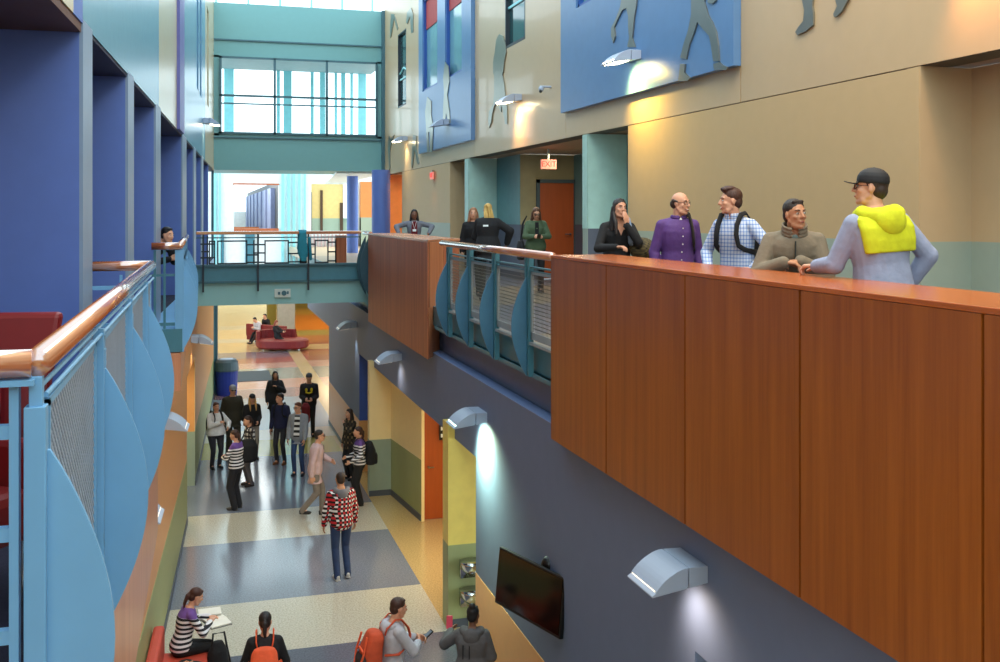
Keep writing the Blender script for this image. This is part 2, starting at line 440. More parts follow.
# niches and alcove behind the gallery wall
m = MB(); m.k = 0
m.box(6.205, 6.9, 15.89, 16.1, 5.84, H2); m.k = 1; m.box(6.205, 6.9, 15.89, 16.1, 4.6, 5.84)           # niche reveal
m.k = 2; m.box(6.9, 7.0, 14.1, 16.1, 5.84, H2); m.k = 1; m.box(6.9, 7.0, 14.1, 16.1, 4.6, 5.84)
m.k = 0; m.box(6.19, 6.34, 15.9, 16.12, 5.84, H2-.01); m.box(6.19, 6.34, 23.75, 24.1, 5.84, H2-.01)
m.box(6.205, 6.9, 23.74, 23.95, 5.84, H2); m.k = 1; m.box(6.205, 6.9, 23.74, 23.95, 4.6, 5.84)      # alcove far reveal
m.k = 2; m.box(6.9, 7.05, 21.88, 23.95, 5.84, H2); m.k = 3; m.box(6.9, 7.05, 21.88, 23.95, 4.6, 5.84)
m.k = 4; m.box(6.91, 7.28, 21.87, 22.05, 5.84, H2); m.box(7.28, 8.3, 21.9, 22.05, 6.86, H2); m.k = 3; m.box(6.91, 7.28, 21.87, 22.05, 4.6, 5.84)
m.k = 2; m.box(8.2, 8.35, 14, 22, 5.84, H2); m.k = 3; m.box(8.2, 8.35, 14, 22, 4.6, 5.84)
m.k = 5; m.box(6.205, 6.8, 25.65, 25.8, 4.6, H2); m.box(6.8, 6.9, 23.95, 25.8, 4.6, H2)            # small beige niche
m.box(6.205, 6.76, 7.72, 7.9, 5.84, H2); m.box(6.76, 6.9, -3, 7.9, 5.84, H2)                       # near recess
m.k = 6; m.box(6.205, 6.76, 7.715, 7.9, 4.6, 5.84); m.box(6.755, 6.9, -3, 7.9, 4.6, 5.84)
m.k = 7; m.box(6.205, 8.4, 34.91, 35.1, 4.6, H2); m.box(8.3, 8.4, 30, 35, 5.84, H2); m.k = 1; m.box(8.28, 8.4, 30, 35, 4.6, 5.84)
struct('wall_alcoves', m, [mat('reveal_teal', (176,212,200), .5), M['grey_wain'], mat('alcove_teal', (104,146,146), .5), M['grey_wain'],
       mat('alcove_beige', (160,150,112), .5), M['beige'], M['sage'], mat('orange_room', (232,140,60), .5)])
m = MB(); m.box(6.34, 8.4, 13.9, 36, H2+.02, H2+.15); m.box(6.34, 6.9, -3, 7.9, H2+.02, H2+.15)
struct('ceiling_alcoves', m, mat('alcove_ceiling', (176,140,104), .6))
d = MB(); d.box(7.36, 8.18, 21.86, 21.92, 4.62, 6.78); dr = struct('door_2', d, M['door'])
d = MB(); d.box(7.28, 7.36, 21.82, 21.95, 4.6, 6.86); d.box(7.28, 8.2, 21.82, 21.95, 6.78, 6.86); d.box(8.18, 8.24, 21.82, 21.95, 4.6, 6.86); d.build('door_frame', M['doorframe'], dr)
d = MB(); d.cyl((8.08,21.86,5.62),(8.08,21.80,5.62),.025).cyl((8.1,21.79,5.62),(7.95,21.79,5.62),.013); d.build('door_handle', M['chrome'], dr)

# windows of the right upper wall
for i, (y0, y1, z0, z1) in enumerate(wins):
    fr = MB(); t = .06 if i != 3 else .05
    x0, x1 = (XW-.08, XW+.1) if i in (0, 1, 4) else (XW-.02, XW+.16)
    for a, b, c, e in ((y0, y0+t, z0, z1), (y1-t, y1, z0, z1), (y0, y1, z0, z0+t), (y0, y1, z1-t, z1)): fr.box(x0+.02, x1, a, b, c, e)
    wn = struct('window_%d' % (i+1), fr, M['bluewin'] if i in (0, 1, 4) else M['blackblue'])
    g = MB(); g.box(x1-.08, x1-.05, y0+t, y1-t, z0+t, z1-t); g.build('pane', M['glassdark'] if i in (2, 3) else M['glassteal'], wn)
    if i < 2:
        g = MB(); g.box(x1-.10, x1-.085, y0+t, y1-t, 11.33, z1-t); g.build('blind', M['redblind'], wn)
    if i in (2, 3):
        g = MB(); g.box(x1-.11, x1-.08, y0+t, y1-t, 10.4, 10.45)
        g.tube([(x1-.1, y0+.1, 10.6), (x1-.1, (y0+y1)/2, 10.75), (x1-.1, y1-.1, 10.62)], .03, 6); g.build('glazing_bar', M['cyan'], wn)

# ---- left side: one skewed frame for the whole side
LF = (-1.25, 0, 0); LR = -math.atan(.0475)
def lstruct(name, mb, mats, **k):
    o = struct(name, mb, mats, **k); o.location = LF; o.rotation_euler = (0, 0, LR); return o
m = MB()
wallx(m, -.2, .2, (2, 36), (1.21, 4.28), [(21.1, 23.85, 0, 2.85)])
lstruct('wall_left_lower', m, M['orange_wall'])
m = MB(); wallx(m, -.2, .205, (2, 36), (.1, 1.21), [(21.1, 23.85, 0, 2.85)]); lstruct('wall_left_wainscot', m, M['green'])
m = MB(); wallx(m, -.2, .225, (2, 36), (0, .1), [(21.1, 23.85, 0, 2.85)]); lstruct('baseboard_left', m, M['base'])
m = MB(); m.box(-2, -.2, 23.85, 24.0, 1.21, 3); m.k = 1; m.box(-2, -.2, 23.85, 24.0, 0, 1.21); m.k = 2; m.box(-2, -.2, 21, 24, 2.86, 3); m.k = 0; m.box(-2.1, -2, 20, 24, 0, 3)
m.k = 0; m.box(-.2, .01, 23.86, 23.96, 1.21, 2.85); m.box(-2.1, -.2, 20.9, 21.0, 0, 3)
m.k = 1; m.box(-.2, .01, 23.845, 23.95, 0, 1.21)
lstruct('wall_left_passage', m, [M['yellow'], M['greengrey'], M['white']])
m = MB(); m.box(-.02, .03, 35.6, 36.3, 0, 4.28); m.k = 1; m.box(.03, .12, 35.7, 36.2, 0, 4.2)
lstruct('trim_1', m, [M['tealmid'], M['tealdk']])
m = MB(); m.box(-4, 0, 0, 36, 4.28, 4.59); m.k = 1; m.box(-4, -.001, 0, 36, 4.585, 4.6)
lstruct('floor_gallery_left', m, [M['skyblue'], M['carpet']])
# fins of the left gallery
fins = [(8.27, 8.74), (11.15, 11.69), (14.27, 15.02), (19.6, 20.8), (23.4, 24.3), (26.9, 27.9)]
m = MB()
for a, b in fins:
    m.k = 0; m.box(-2.6, -.015, a, b, 4.6, 7.56)
    m.k = 1; m.box(-.015, .012, a, b, 4.6, 7.56)
m.k = 0; m.box(-2.8, -2.6, -1, 36, 4.6, 7.45); m.box(-2.6, 0, 31, 31.3, 4.6, 7.56)
lstruct('wall_left_fins', m, [M['violet'], M['finedge']])
m = MB(); m.box(-2.8, -.0, 0, 8.26, 7.46, 7.56)
lstruct('ceiling_bay_near', m, M['brown'])
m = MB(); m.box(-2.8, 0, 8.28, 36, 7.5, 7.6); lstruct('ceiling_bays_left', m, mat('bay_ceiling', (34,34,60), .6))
lw = [(30.2, 31.3, 9.2, 12), (24.6, 25.4, 9.0, 13), (26.0, 26.9, 9.0, 13)]
m = MB()
for k, a, b in ((1, 0, 7.86), (3, 7.86, 8.27), (0, 8.27, 14.75), (1, 14.76, 18.2), (2, 18.2, 19.4), (0, 19.41, 29), (1, 29, 36)):
    m.k = k; wallx(m, -.2, .21 if k != 2 else .26, (a, b), (7.53, 13.2), lw)
lstruct('wall_left_upper', m, [M['satin'], M['satin_beige'], M['purple'], M['violet']])
m = MB(); m.box(-.22, -.05, 30.2, 31.3, 9.2, 12); m.k = 1; m.box(-.25, -.1, 24.6, 26.9, 9, 13)
lstruct('window_6', m, [M['glassdark'], M['bluewin']])

# ---- the two teal bridges over the hall
m = MB(); m.box(-.1, 3.6, 22.62, 25.2, 4.12, 4.62); m.k = 1; m.box(-.12, 3.62, 22.56, 22.64, 4.60, 5.0)
m.k = 0; m.prism([(3.3,22.63,4.62),(3.6,22.63,4.62),(3.6,22.63,4.0),(3.5,22.63,4.12),(3.42,22.63,4.3)], (0,2.5,0))
m.k = 1; m.box(-.1, 3.6, 22.64, 25.2, 4.62, 4.64)
struct('floor_bridge', m, [M['beam'], M['tealmid']])
m = MB()
z = [7.55, 8.62, 8.78, 11.33, 11.62, 13.17]
wx0, wx1 = .62, 5.94
m.box(.40, 6.2, 35.5, 35.8, 7.55, 8.78); m.box(.40, 6.2, 35.5, 35.8, 11.33, 13.17)
m.box(.40, wx0, 35.5, 35.8, 8.7, 11.4); m.box(wx1, 6.2, 35.5, 35.8, 8.7, 11.4)
m.k = 1
m.box(.4, 6.2, 35.44, 35.5, 8.62, 8.66); m.box(.4, 6.2, 35.44, 35.5, 11.9, 11.95); m.box(.36, .44, 35.3, 35.6, 4.6, 13.17); m.box(6.1, 6.2, 35.3, 35.6, 7.45, 13.17)
m.k = 0; m.box(.4, 6.2, 35.8, 38.6, 7.55, 7.75)
struct('wall_back_bridge', m, [M['tealbig'], M['tealdk']])
m = MB(); m.box(.3, 6.3, 35.8, 39.0, 11.42, 11.6); struct('ceiling_back_bridge', m, mat('grey_ceiling', (150,170,172), .6))
fr = MB()
for x in (wx0, wx0+1.78, wx0+3.54, wx1-.05): fr.box(x, x+.08, 35.42, 35.5, 8.75, 11.36)
for zz in (8.76, 10.02, 11.30): fr.box(wx0, wx1, 35.42, 35.5, zz, zz+.07)
wn = struct('window_7', fr, M['tealdk'])
fr = MB(); fr.box(wx0, wx1, 35.62, 35.66, 9.78, 9.83)
fr.build('guard_bar', M['tealmid'], wn)
# outer glazing of the back bridge: cyan mullions against the sky
fr = MB()
for x, q in ((.85,.35), (2.75,.12), (3.0,.3), (4.0,.12), (4.35,.2), (4.9,.1), (5.15,.16), (5.5,.1), (5.8,.3)): fr.box(x, x+q, 38.9, 39.0, 7.6, 11.5)
struct('window_8', fr, M['cyan'])
m = MB()
for zz in (13.3, 14.0): m.box(.4, 6.2, 37.0, 37.1, zz, zz+.08)
for x in (.5, 1.6, 2.7, 3.8, 4.9, 6.0): m.box(x, x+.08, 37.0, 37.1, 13.17, 15)
struct('window_9', m, M['cyan'])
m = MB(); m.box(.4, 6.2, 36.9, 37.2, 13.0, 13.2); struct('trim_2', m, M['tealbig'])

# ---- far end at gallery level: white wall, strip glazing, openings
m = MB()
def walY(mb, Y, t, xs_, zs_, holes):
    X = sorted(set([xs_[0], xs_[1]]+[h[i] for h in holes for i in (0, 1)]))
    for a, b in zip(X[:-1], X[1:]):
        z = zs_[0]
        for c0, c1 in sorted((h[2], h[3]) for h in holes if h[0] <= a+1e-6 and h[1] >= b-1e-6):
            if c0 > z: mb.box(a, b, Y, Y+t, z, c0)
            z = max(z, c1)
        if z < zs_[1]: mb.box(a, b, Y, Y+t, z, zs_[1])
YF = 46.
walY(m, YF, .3, (-1.5, 14), (2.6, 9.5), [(1.42, 3.33, 5.35, 7.35), (4.76, 6.7, 5.2, 7.4)])
struct('wall_far', m, M['white'])
m = MB()
for x, wd in ((.55,.12),(.8,.06),(3.45,.12),(3.72,.1),(3.95,.1),(4.2,.08),(4.45,.06)): m.box(x, x+wd, YF-.12, YF, 3.0, 7.9)
m.k = 1; m.box(.9, 1.0, YF-.14, YF, 3.0, 5.3); m.box(1.9, 2.3, YF-.13, YF, 3.4, 5.2)
m.k = 2
for k in range(16): x = 4.7+k*.16; m.box(x, x+.05, YF-.12, YF, 3.0, 5.15)
m.k = 3; m.box(1.42, 3.33, YF-.1, YF+.1, 5.28, 5.42); m.box(1.38, 3.36, YF-.06, YF, 7.33, 7.4)
struct('trim_3', m, [M['cyan'], M['tealmid'], mat('pink_slat', (206,180,182), .5), wood('far_rail', (170,90,50), (200,110,70))])
# corridor seen through the left far opening
m = MB(); m.box(.6, 3.6, YF+.3, 80, 4.5, 4.6); m.k = 1; m.box(.4, .6, YF+.3, 80, 4.6, 7.6)
for k in range(7): yy = 50+k*4.2; m.k = 2; m.box(3.25, 3.45, yy, yy+2.6, 4.6, 7.3)
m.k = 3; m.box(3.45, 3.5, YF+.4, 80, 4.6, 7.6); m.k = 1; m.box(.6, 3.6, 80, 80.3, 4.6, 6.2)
m.k = 4; m.box(1.5, 3.4, 60, 60.3, 4.6, 5.3)
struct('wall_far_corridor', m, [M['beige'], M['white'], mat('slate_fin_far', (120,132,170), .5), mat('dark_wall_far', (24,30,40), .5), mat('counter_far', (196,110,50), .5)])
# yellow room behind the right far opening
m = MB(); m.box(4.5, 9, 50, 50.2, 5.84, 7.8); m.k = 1; m.box(4.5, 9, 50, 50.2, 4.6, 5.84); m.k = 2; m.box(5.05, 5.2, 49.9, 50, 4.6, 7.1); m.box(5.6, 5.72, 49.9, 50, 4.6, 7.2); m.box(6.55, 6.7, 49.9, 50, 4.6, 6.6)
m.k = 3; m.box(6.7, 9, 49.85, 50, 5.84, 7.8)
struct('wall_far_room', m, [mat('yellow_room', (214,186,120), .5), M['greengrey'], mat('dark_door_far', (70,44,20), .5), M['white']])
area('far_room_fill', (6.2, 48, 7.6), (2, 2), 45, (1, .86, .6))  # unseen fill light added to brighten the yellow room
area('far_corridor_fill', (2.2, 52, 7.6), (2, 6), 120, (1, .93, .82))  # fill light added above the far corridor, no fixture there
# white soffit between the back bridge and the right columns, orange room beyond
m = MB(); m.prism([(4.6,36,7.5),(6.3,36,7.5),(6.3,46,7.45),(5.4,46,7.45)], (0,0,.1)); struct('ceiling_far_right', m, M['white'])
m = MB(); m.box(6.9, 9.4, 45.5, 45.9, 4.6, 7.5); m.k = 1; m.box(6.9, 9.4, 45.48, 45.9, 4.6, 5.9); m.k = 2; m.box(7.5, 8.2, 45.4, 45.6, 4.6, 6.7)
struct('wall_orange_room', m, [mat('orange_room_far', (214,132,66), .5), M['greengrey'], mat('grey_door', (110,116,116), .5)])
area('orange_room_fill', (7.6, 42, 7.4), (1.5, 1.5), 90, (1, .75, .5))  # added fill for the orange room, source unseen
m = MB()
m.box(3.78, 9.4, 36, YF, 4.3, 4.6); struct('floor_far_right', m, M['beige'])
for i, (px, Y, r) in enumerate(((352.5, 38.5, .21), (381, 33.0, .30))):
    a = (px-500)/1020; zc = Y/(cT-a*sT); X = (a*cT+sT)*zc
    c = MB(); c.cyl((X, Y, 4.6), (X, Y, 7.5), r, n=28); tag(c.build('round_column', M['violet'], smooth=False),
        ('slim round blue column standing at the far end of the right gallery' , 'thick round blue column at the corner beside the back bridge')[i], 'column', 'blue columns at the far gallery')
# ---- lobby under the far end
m = MB(); m.box(3.77, 4.6, 52.3, 53.2, 0, 5); struct('wall_lobby_pier', m, mat('grey_pier', (150,152,146), .6))
m = MB(); m.box(3.3, 3.75, 53.5, 54, 0, 5); m.k = 0; m.box(4.65, 12, 66, 66.3, 0, 5); m.k = 1; m.box(-8, 8, 80, 80.4, 0, 5); m.box(-8, -7.7, 46, 80, 0, 5); m.box(12, 12.3, 46, 66, 0, 5)
struct('wall_lobby', m, [M['wain_olive'], mat('cream_wall', (232,214,170), .6)])
m = MB(); m.box(-6, 12, 46.31, 66, 4.3, 4.49); struct('ceiling_lobby', m, M['white'])
# unseen wall behind the camera, cut at gallery height for frontal sky fill
m = MB(); m.box(-6, 9, -3.3, -3.0, 0, 7.6); struct('wall_front', m, M['beige_dull'])

# ================================================================ PARAPETS
def parapet():
    t = empty('wood_parapet', (3.8, 5, 3.79), 0, 'long cherry wood counter parapet of tall panels at right, people leaning on its top', 'parapet', 'wooden parapets of the right gallery')
    def L(mb, name, m_, **k):
        o = mb.build(name, m_, t, **k); o.location = (-3.8, -5, -3.79); return o
    c = MB(); c.box(3.47, 3.59, -2.8, 9.86, 3.81, 4.62); c.box(3.47, 4.10, -2.8, 9.86, 4.605, 5.60); L(c, 'core', mat('red_joint', (96,26,16), .6))
    ys = [9.88, 8.40, 6.87, 5.36, 3.87, 2.3, .7, -1., -2.8]
    for a, b in zip(ys[:-1], ys[1:]):
        c = MB(); c.box(3.45, 3.475, b+.010, a-.010, 3.79, 5.635); L(c, 'panel', W_par)
    c = MB(); c.box(3.45, 3.6, 9.86, 9.88, 3.79, 4.61); c.box(3.45, 4.12, 9.86, 9.88, 4.605, 5.635); L(c, 'end_panel', W_par)
    c = MB(); c.box(3.449, 4.12, -2.8, 9.885, 5.637, 5.67); L(c, 'counter_top', W_top, bevel=.004)
    c = MB(); c.box(4.08, 4.11, -2.8, 9.88, 4.6, 5.635); L(c, 'back_panel', W_par)
parapet()
t = empty('wood_parapet', (3.8, 19, 3.79), 0, 'shorter wooden parapet box further back, next to the teal bridge', 'parapet', 'wooden parapets of the right gallery')
def L2(mb, name, m_, **k):
    o = mb.build(name, m_, t, **k); o.location = (-3.8, -19, -3.79); return o
fp = [(3.45,15.77), (3.9,16.62), (4.2,16.66), (4.2,21.7), (3.45,21.7)]
c = MB(); c.prism([(x+(.02 if x < 3.5 else -.01), y+.03, 4.605) for x, y in fp], (0, 0, 1.03)); c.box(3.47, 3.59, 16.2, 21.7, 3.8, 4.62); L2(c, 'core', W_par2)
c = MB(); c.box(3.448, 3.47, 15.79, 21.7, 3.79, 5.635); L2(c, 'panel', W_par2)
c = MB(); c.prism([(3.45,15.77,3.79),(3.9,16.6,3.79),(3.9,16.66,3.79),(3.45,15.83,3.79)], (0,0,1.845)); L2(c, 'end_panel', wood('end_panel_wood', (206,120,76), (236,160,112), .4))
c = MB(); c.prism([(x, y, 5.637) for x, y in fp], (0, 0, .033)); L2(c, 'counter_top', wood('top_far', (190,120,84), (220,160,120), .25, axis=1))

# ================================================================ RAILINGS
def crescent(mb, X0, Y, zt, zb, bulge, t=.022, inner=.0):
    P = []; n = 22
    for i in range(n+1):
        u = i/n; P.append((X0+bulge*math.sin(PI*u)**.9, Y, zt+(zb-zt)*u))
    P += [(X0-inner, Y, zb), (X0-inner, Y, zt)] if inner else []
    mb.prism(P, (0, t, 0))
def mesh_panel(mb, X, y0, y1, z0, z1, diamond=True, px=.045, r=.0035):
    """Expanded metal: crossing strands clipped to the panel."""
    if diamond:
        k = .72; n = int(((y1-y0)+(z1-z0)/k)/px)+2
        for s in (1, -1):
            for i in range(n):
                c = i*px                         # offset along the bottom edge
                pts = []
                a = y0+c-(z1-z0)/k; b = y0+c
                ya, yb = max(a, y0), min(b, y1)
                if yb <= ya: continue
                f = lambda y: z1-(y-a)*k
                za, zb_ = f(ya), f(yb)
                if s == -1: za, zb_ = z0+z1-za, z0+z1-zb_
                mb.bar((X+s*.002, ya, za), (X+s*.002, yb, zb_), r*1.6, r*1.2, up=(1, 0, 0))
    else:
        n = int((y1-y0)/px)
        for i in range(1, n): mb.bar((X, y0+i*px, z0), (X, y0+i*px, z1), r, r)
        n = int((z1-z0)/px)
        for i in range(1, n): mb.bar((X+.003, y0, z0+i*px), (X+.003, y1, z0+i*px), r, r*1.6)
# ---- right gallery railing between the two parapets
R_ = empty('balcony_railing', (3.5, 12.8, 4.6), 0, 'right gallery railing with curved blue fins and mesh between the two wooden parapets', 'railing')
def at(par, mb, name, m_, lab=None, **k):
    o = mb.build(name, m_, par, **k); l = par.location; o.location = (-l[0], -l[1], -l[2])
    if lab: o['label'] = lab
    return o
c = MB(); c.tube([(3.47,9.89,5.65),(3.47,14.85,5.65)], .047, 16); at(R_, c, 'handrail', W_rail, smooth=True)
c = MB(); c.tube([(3.53,9.9,5.50),(3.53,14.75,5.50)], .012, 8);at(R_, c, 'guide_rail', M['tealmid']); c = MB(); c.tube([(3.53,9.9,5.455),(3.53,14.75,5.455)], .01, 8); at(R_, c, 'guide_rail', M['tealmid'])
fy = [14.65, 13.45, 12.2, 10.85]
for y in fy:
    c = MB(); crescent(c, 3.5, y, 5.38, 4.28, -.175); at(R_, c, 'fin', M['skyblue'] if False else mat('fin_teal_blue', (74,122,150), .4))
    c = MB(); c.box(3.5, 3.56, y+.03, y+.075, 4.28, 5.62).box(3.5, 3.56, y-.075, y-.03, 4.28, 5.62); at(R_, c, 'post', M['tealmid'])
for a, b in zip(fy[1:]+[9.9], fy):
    a += .09; b -= .09
    c = MB(); c.box(3.52,3.55,a,b,4.70,4.78).box(3.52,3.55,a,b,5.42,5.45).box(3.52,3.55,a,a+.03,4.7,5.45).box(3.52,3.55,b-.03,b,4.7,5.45)
    o = at(R_, c, 'mesh_frame', mat('grey_frame', (150,156,158), .4))
    c = MB(); mesh_panel(c, 3.535, a+.03, b-.03, 4.78, 5.42, False, .042, .005); q = c.build('mesh_panel', M['steel'], o)
    c = MB(); c.box(3.5,3.58,a,b,4.64,4.67); at(R_, c, 'bottom_rail', mat('grey_frame', (150,156,158), .4))
c = MB(); c.box(3.55,3.6,9.9,15.7,4.27,4.32); at(R_, c, 'base_rail', M['tealmid'])
for y in (22.0, 22.3):
    pass
F_ = empty('balcony_railing', (3.5, 22.2, 4.6), 0, 'short railing with dark curved fins joining the bridge to the far wooden parapet', 'railing')
for y in (21.85, 22.35):
    c = MB(); crescent(c, 3.5, y, 5.6, 4.3, -.2); at(F_, c, 'fin', mat('fin_dark_teal', (48,84,98), .4))
c = MB(); c.tube([(3.5,21.7,5.66),(3.5,22.6,5.66)], .045, 12); at(F_, c, 'handrail', W_rail)
for zz in (5.4, 4.9):
    c = MB(); c.box(3.52,3.56,21.7,22.6,zz,zz+.04); at(F_, c, 'guide_rail', M['tealdk'])

# ---- left near balcony
B1 = empty('balcony_railing', (-.42, 6, 4.6), 0, 'near left balcony railing with large curved light blue fins and expanded metal mesh', 'railing')
BX = lambda Y: -.448+.012*(Y-3.18)
c = MB(); c.tube([(BX(3.16),3.16,5.672),(BX(8.74),8.74,5.672)], .041, 20); at(B1, c, 'handrail', W_rail, smooth=True)
c = MB(); c.tube([(-1.1,3.16,5.672),(BX(3.16)-.01,3.16,5.672)], .041, 20); at(B1, c, 'end_handrail', W_railx, smooth=True)
c = MB(); c.tube([(-.84,8.76,5.672),(BX(8.7),8.76,5.672)], .041, 20); at(B1, c, 'end_handrail', W_railx, smooth=True)
lf = [3.17, 4.76, 6.38, 7.86]
for i, y in enumerate(lf):
    x = BX(y)
    c = MB(); crescent(c, x+.035, y, 5.42, 4.30, .175, .02, .05); at(B1, c, 'fin', M['skyblue'])
    if i == 0:
        c = MB(); c.box(x-.03,x+.028,y-.03,y+.03,4.3,5.55); c.box(x-.018,x+.018,y-.02,y+.02,5.5,5.635); at(B1, c, 'post', M['skyblue'], bevel=.003)
    else:
        c = MB(); c.box(x-.015,x+.03,y-.05,y-.01,4.3,5.6).box(x-.015,x+.03,y+.03,y+.08,4.3,5.5); at(B1, c, 'post', M['skyblue'])
for a, b in zip(lf, lf[1:]+[8.72]):
    a += .1; b -= .07; x = BX((a+b)/2)
    c = MB(); c.box(x-.012,x+.012,a,b,5.53,5.555).box(x-.012,x+.012,a,b,4.66,4.72).box(x-.012,x+.012,a,a+.03,4.66,5.55).box(x-.012,x+.012,b-.03,b,4.66,5.55)
    o = at(B1, c, 'mesh_frame', M['skyblue'])
    c = MB(); mesh_panel(c, x, a+.03, b-.03, 4.72, 5.53, True, .05, .006); c.build('mesh_panel', mat('galvanised', (176,190,206), .4, metal=.2), o)
c = MB(); c.tube([(BX(3.2),3.2,5.595),(BX(8.7),8.7,5.595)], .008, 8); at(B1, c, 'guide_rail', M['skyblue']); c = MB(); c.tube([(BX(3.2)+.02,3.2,5.575),(BX(8.7)+.02,8.7,5.575)], .008, 8); at(B1, c, 'guide_rail', M['skyblue'])
c = MB(); c.bar((-1.2,3.14,5.622),(BX(3.1),3.14,5.622),.05,.016); c.box(-.517,-.492,3.15,3.19,4.3,5.62)
for zz in (5.48, 5.19, 4.90, 4.55): c.box(-1.2, -.51, 3.155, 3.185, zz-.02, zz+.02)
c.box(-.86,-.835,3.12,3.16,4.3,5.62); at(B1, c, 'end_frame', M['skyblue'])
c = MB()
for zz in (5.5, 5.2, 4.8): c.box(-.84, BX(8.7), 8.72, 8.75, zz-.015, zz+.015)
c.box(-.62, -.60, 8.72, 8.75, 4.6, 5.6)
at(B1, c, 'end_frame', M['skyblue'])
# slab and wood fascia of the two left balconies
m = MB(); m.prism([(-1.4,3.05,4.3),(BX(3)+.03,3.05,4.3),(BX(8.8)+.03,8.8,4.3),(-.9,8.8,4.3)], (0,0,.285)); m.k = 1
m.prism([(-1.4,3.1,4.586),(BX(3)-.02,3.1,4.586),(BX(8.8)-.02,8.75,4.586),(-.9,8.75,4.586)], (0,0,.014))
m.k = 0; m.prism([(-.7,13.85,4.3),(-.24,13.85,4.3),(-.22,19.55,4.3),(-.35,19.55,4.3)], (0,0,.3))
struct('floor_balcony_left', m, [M['skyblue'], M['carpet']])
m = MB(); m.prism([(BX(3)-.02,2.2,3.5),(BX(3)+.05,2.2,3.5),(BX(8.8)+.05,8.8,3.5),(BX(8.8)-.02,8.8,3.5)], (0,0,.80)); m.prism([(-1.2,8.74,3.5),(BX(8.8),8.74,3.5),(BX(8.8),8.8,3.5),(-1.2,8.8,3.5)], (0,0,.8))
m.prism([(-.68,13.85,3.79),(-.24,13.85,3.79),(-.22,19.55,3.79),(-.40,19.55,3.79)], (0,0,.5))
struct('wall_left_fascia', m, W_fas)
m = MB(); m.prism([(-1.4,2.2,3.51),(BX(3),2.2,3.51),(BX(8.8),8.74,3.51),(-.9,8.74,3.51)], (0,0,.03)); struct('ceiling_balcony_left', m, W_fas)
# ---- second left balcony
B2 = empty('balcony_railing', (-.25, 16.6, 4.6), 0, 'further left balcony railing where a person in black leans over', 'railing')
c = MB(); c.tube([(-.25,13.86,5.672),(-.235,19.5,5.672)], .045, 14); at(B2, c, 'handrail', W_rail, smooth=True)
c = MB(); c.tube([(-.6,13.86,5.672),(-.25,13.86,5.672)], .05, 14); at(B2, c, 'end_handrail', W_railx, smooth=True)
for i in range(5):
    y = 13.95+1.36*i; c = MB(); crescent(c, -.22, y, 5.45, 4.3, .19, .022, .06); at(B2, c, 'fin', M['skyblue'])
    c = MB(); c.box(-.31 if i == 0 else -.28, -.20 if i == 0 else -.22, y-(.1 if i == 0 else 0), y+.06, 4.3, 5.62); at(B2, c, 'post', M['skyblue'])
c = MB()
for x in (-.56, -.44): c.box(x-.015, x+.015, 13.86, 13.9, 4.6, 5.62)
c.box(-.6, -.25, 13.87, 13.9, 5.28, 5.31).box(-.6, -.25, 13.87, 13.9, 4.64, 4.68).box(-.6,-.22,13.84,13.86,4.3,4.6); at(B2, c, 'end_frame', M['tealmid'])
# ---- bridge railing
R3 = empty('bridge_railing', (1.7, 22.55, 4.6), 0, 'dark steel grid railing with wooden handrail along the front of the bridge', 'railing')
XB_ = lambda px: (px-200)*.02135
c = MB(); c.box(-.08, 3.42, 22.48, 22.56, 5.64, 5.71); at(R3, c, 'handrail', W_railx, bevel=.01)
for px in (203, 256, 306):
    c = MB(); c.box(XB_(px)-.02, XB_(px)+.02, 22.46, 22.5, 4.42, 5.64); at(R3, c, 'post', M['blackblue'])
def bars(mb, L):
    for x0, x1, z0, z1 in L: mb.box(XB_(x0)-.014, XB_(x1)+.014, 22.5, 22.53, z0-.016, z1+.016)
for fr in (((209,209),(214,214)), ((217,217),(245,245)), ((263,263),(286,286)), ((298,298),(304,304)), ((313,313),(326,326)), ((334,334),(334,334))):
    c = MB(); a, b = fr[0][0], fr[1][0]
    bars(c, [(a, a, 5.02, 5.5), (b, b, 5.02, 5.5), (a, b, 5.5, 5.5), (a, b, 5.02, 5.02)]); at(R3, c, 'bar_frame', M['blackblue'])
c = MB(); bars(c, [(201,214,5.44,5.44),(201,214,5.15,5.15),(202,209,5.28,5.28),(245,263,5.42,5.42),(245,256,5.2,5.2),(252,263,5.24,5.24),(245,263,5.04,5.04),(286,298,5.46,5.46),(286,298,5.22,5.22),(304,313,5.42,5.42),
    (304,313,5.2,5.2),(286,304,5.04,5.04),(326,334,5.46,5.46),(326,334,5.25,5.25),(326,334,5.05,5.05),(207,207,5.0,5.6),(252,252,5.0,5.5)]); at(R3, c, 'grid', M['blackblue'])
c = MB(); c.box(-.08, 3.42, 22.5, 22.54, 5.56, 5.585).box(-.08, 3.5, 22.48, 22.54, 4.96, 5.0).box(-.08,3.42,22.48,22.5,4.62,4.65); at(R3, c, 'rail_bar', M['tealdk'])
c = MB(); c.box(XB_(336), 3.05+.1, 22.9, 22.94, 4.65, 5.6); tag(c.build('wooden_board', W_par2), 'small brown wooden board behind the right end of the bridge railing', 'board')

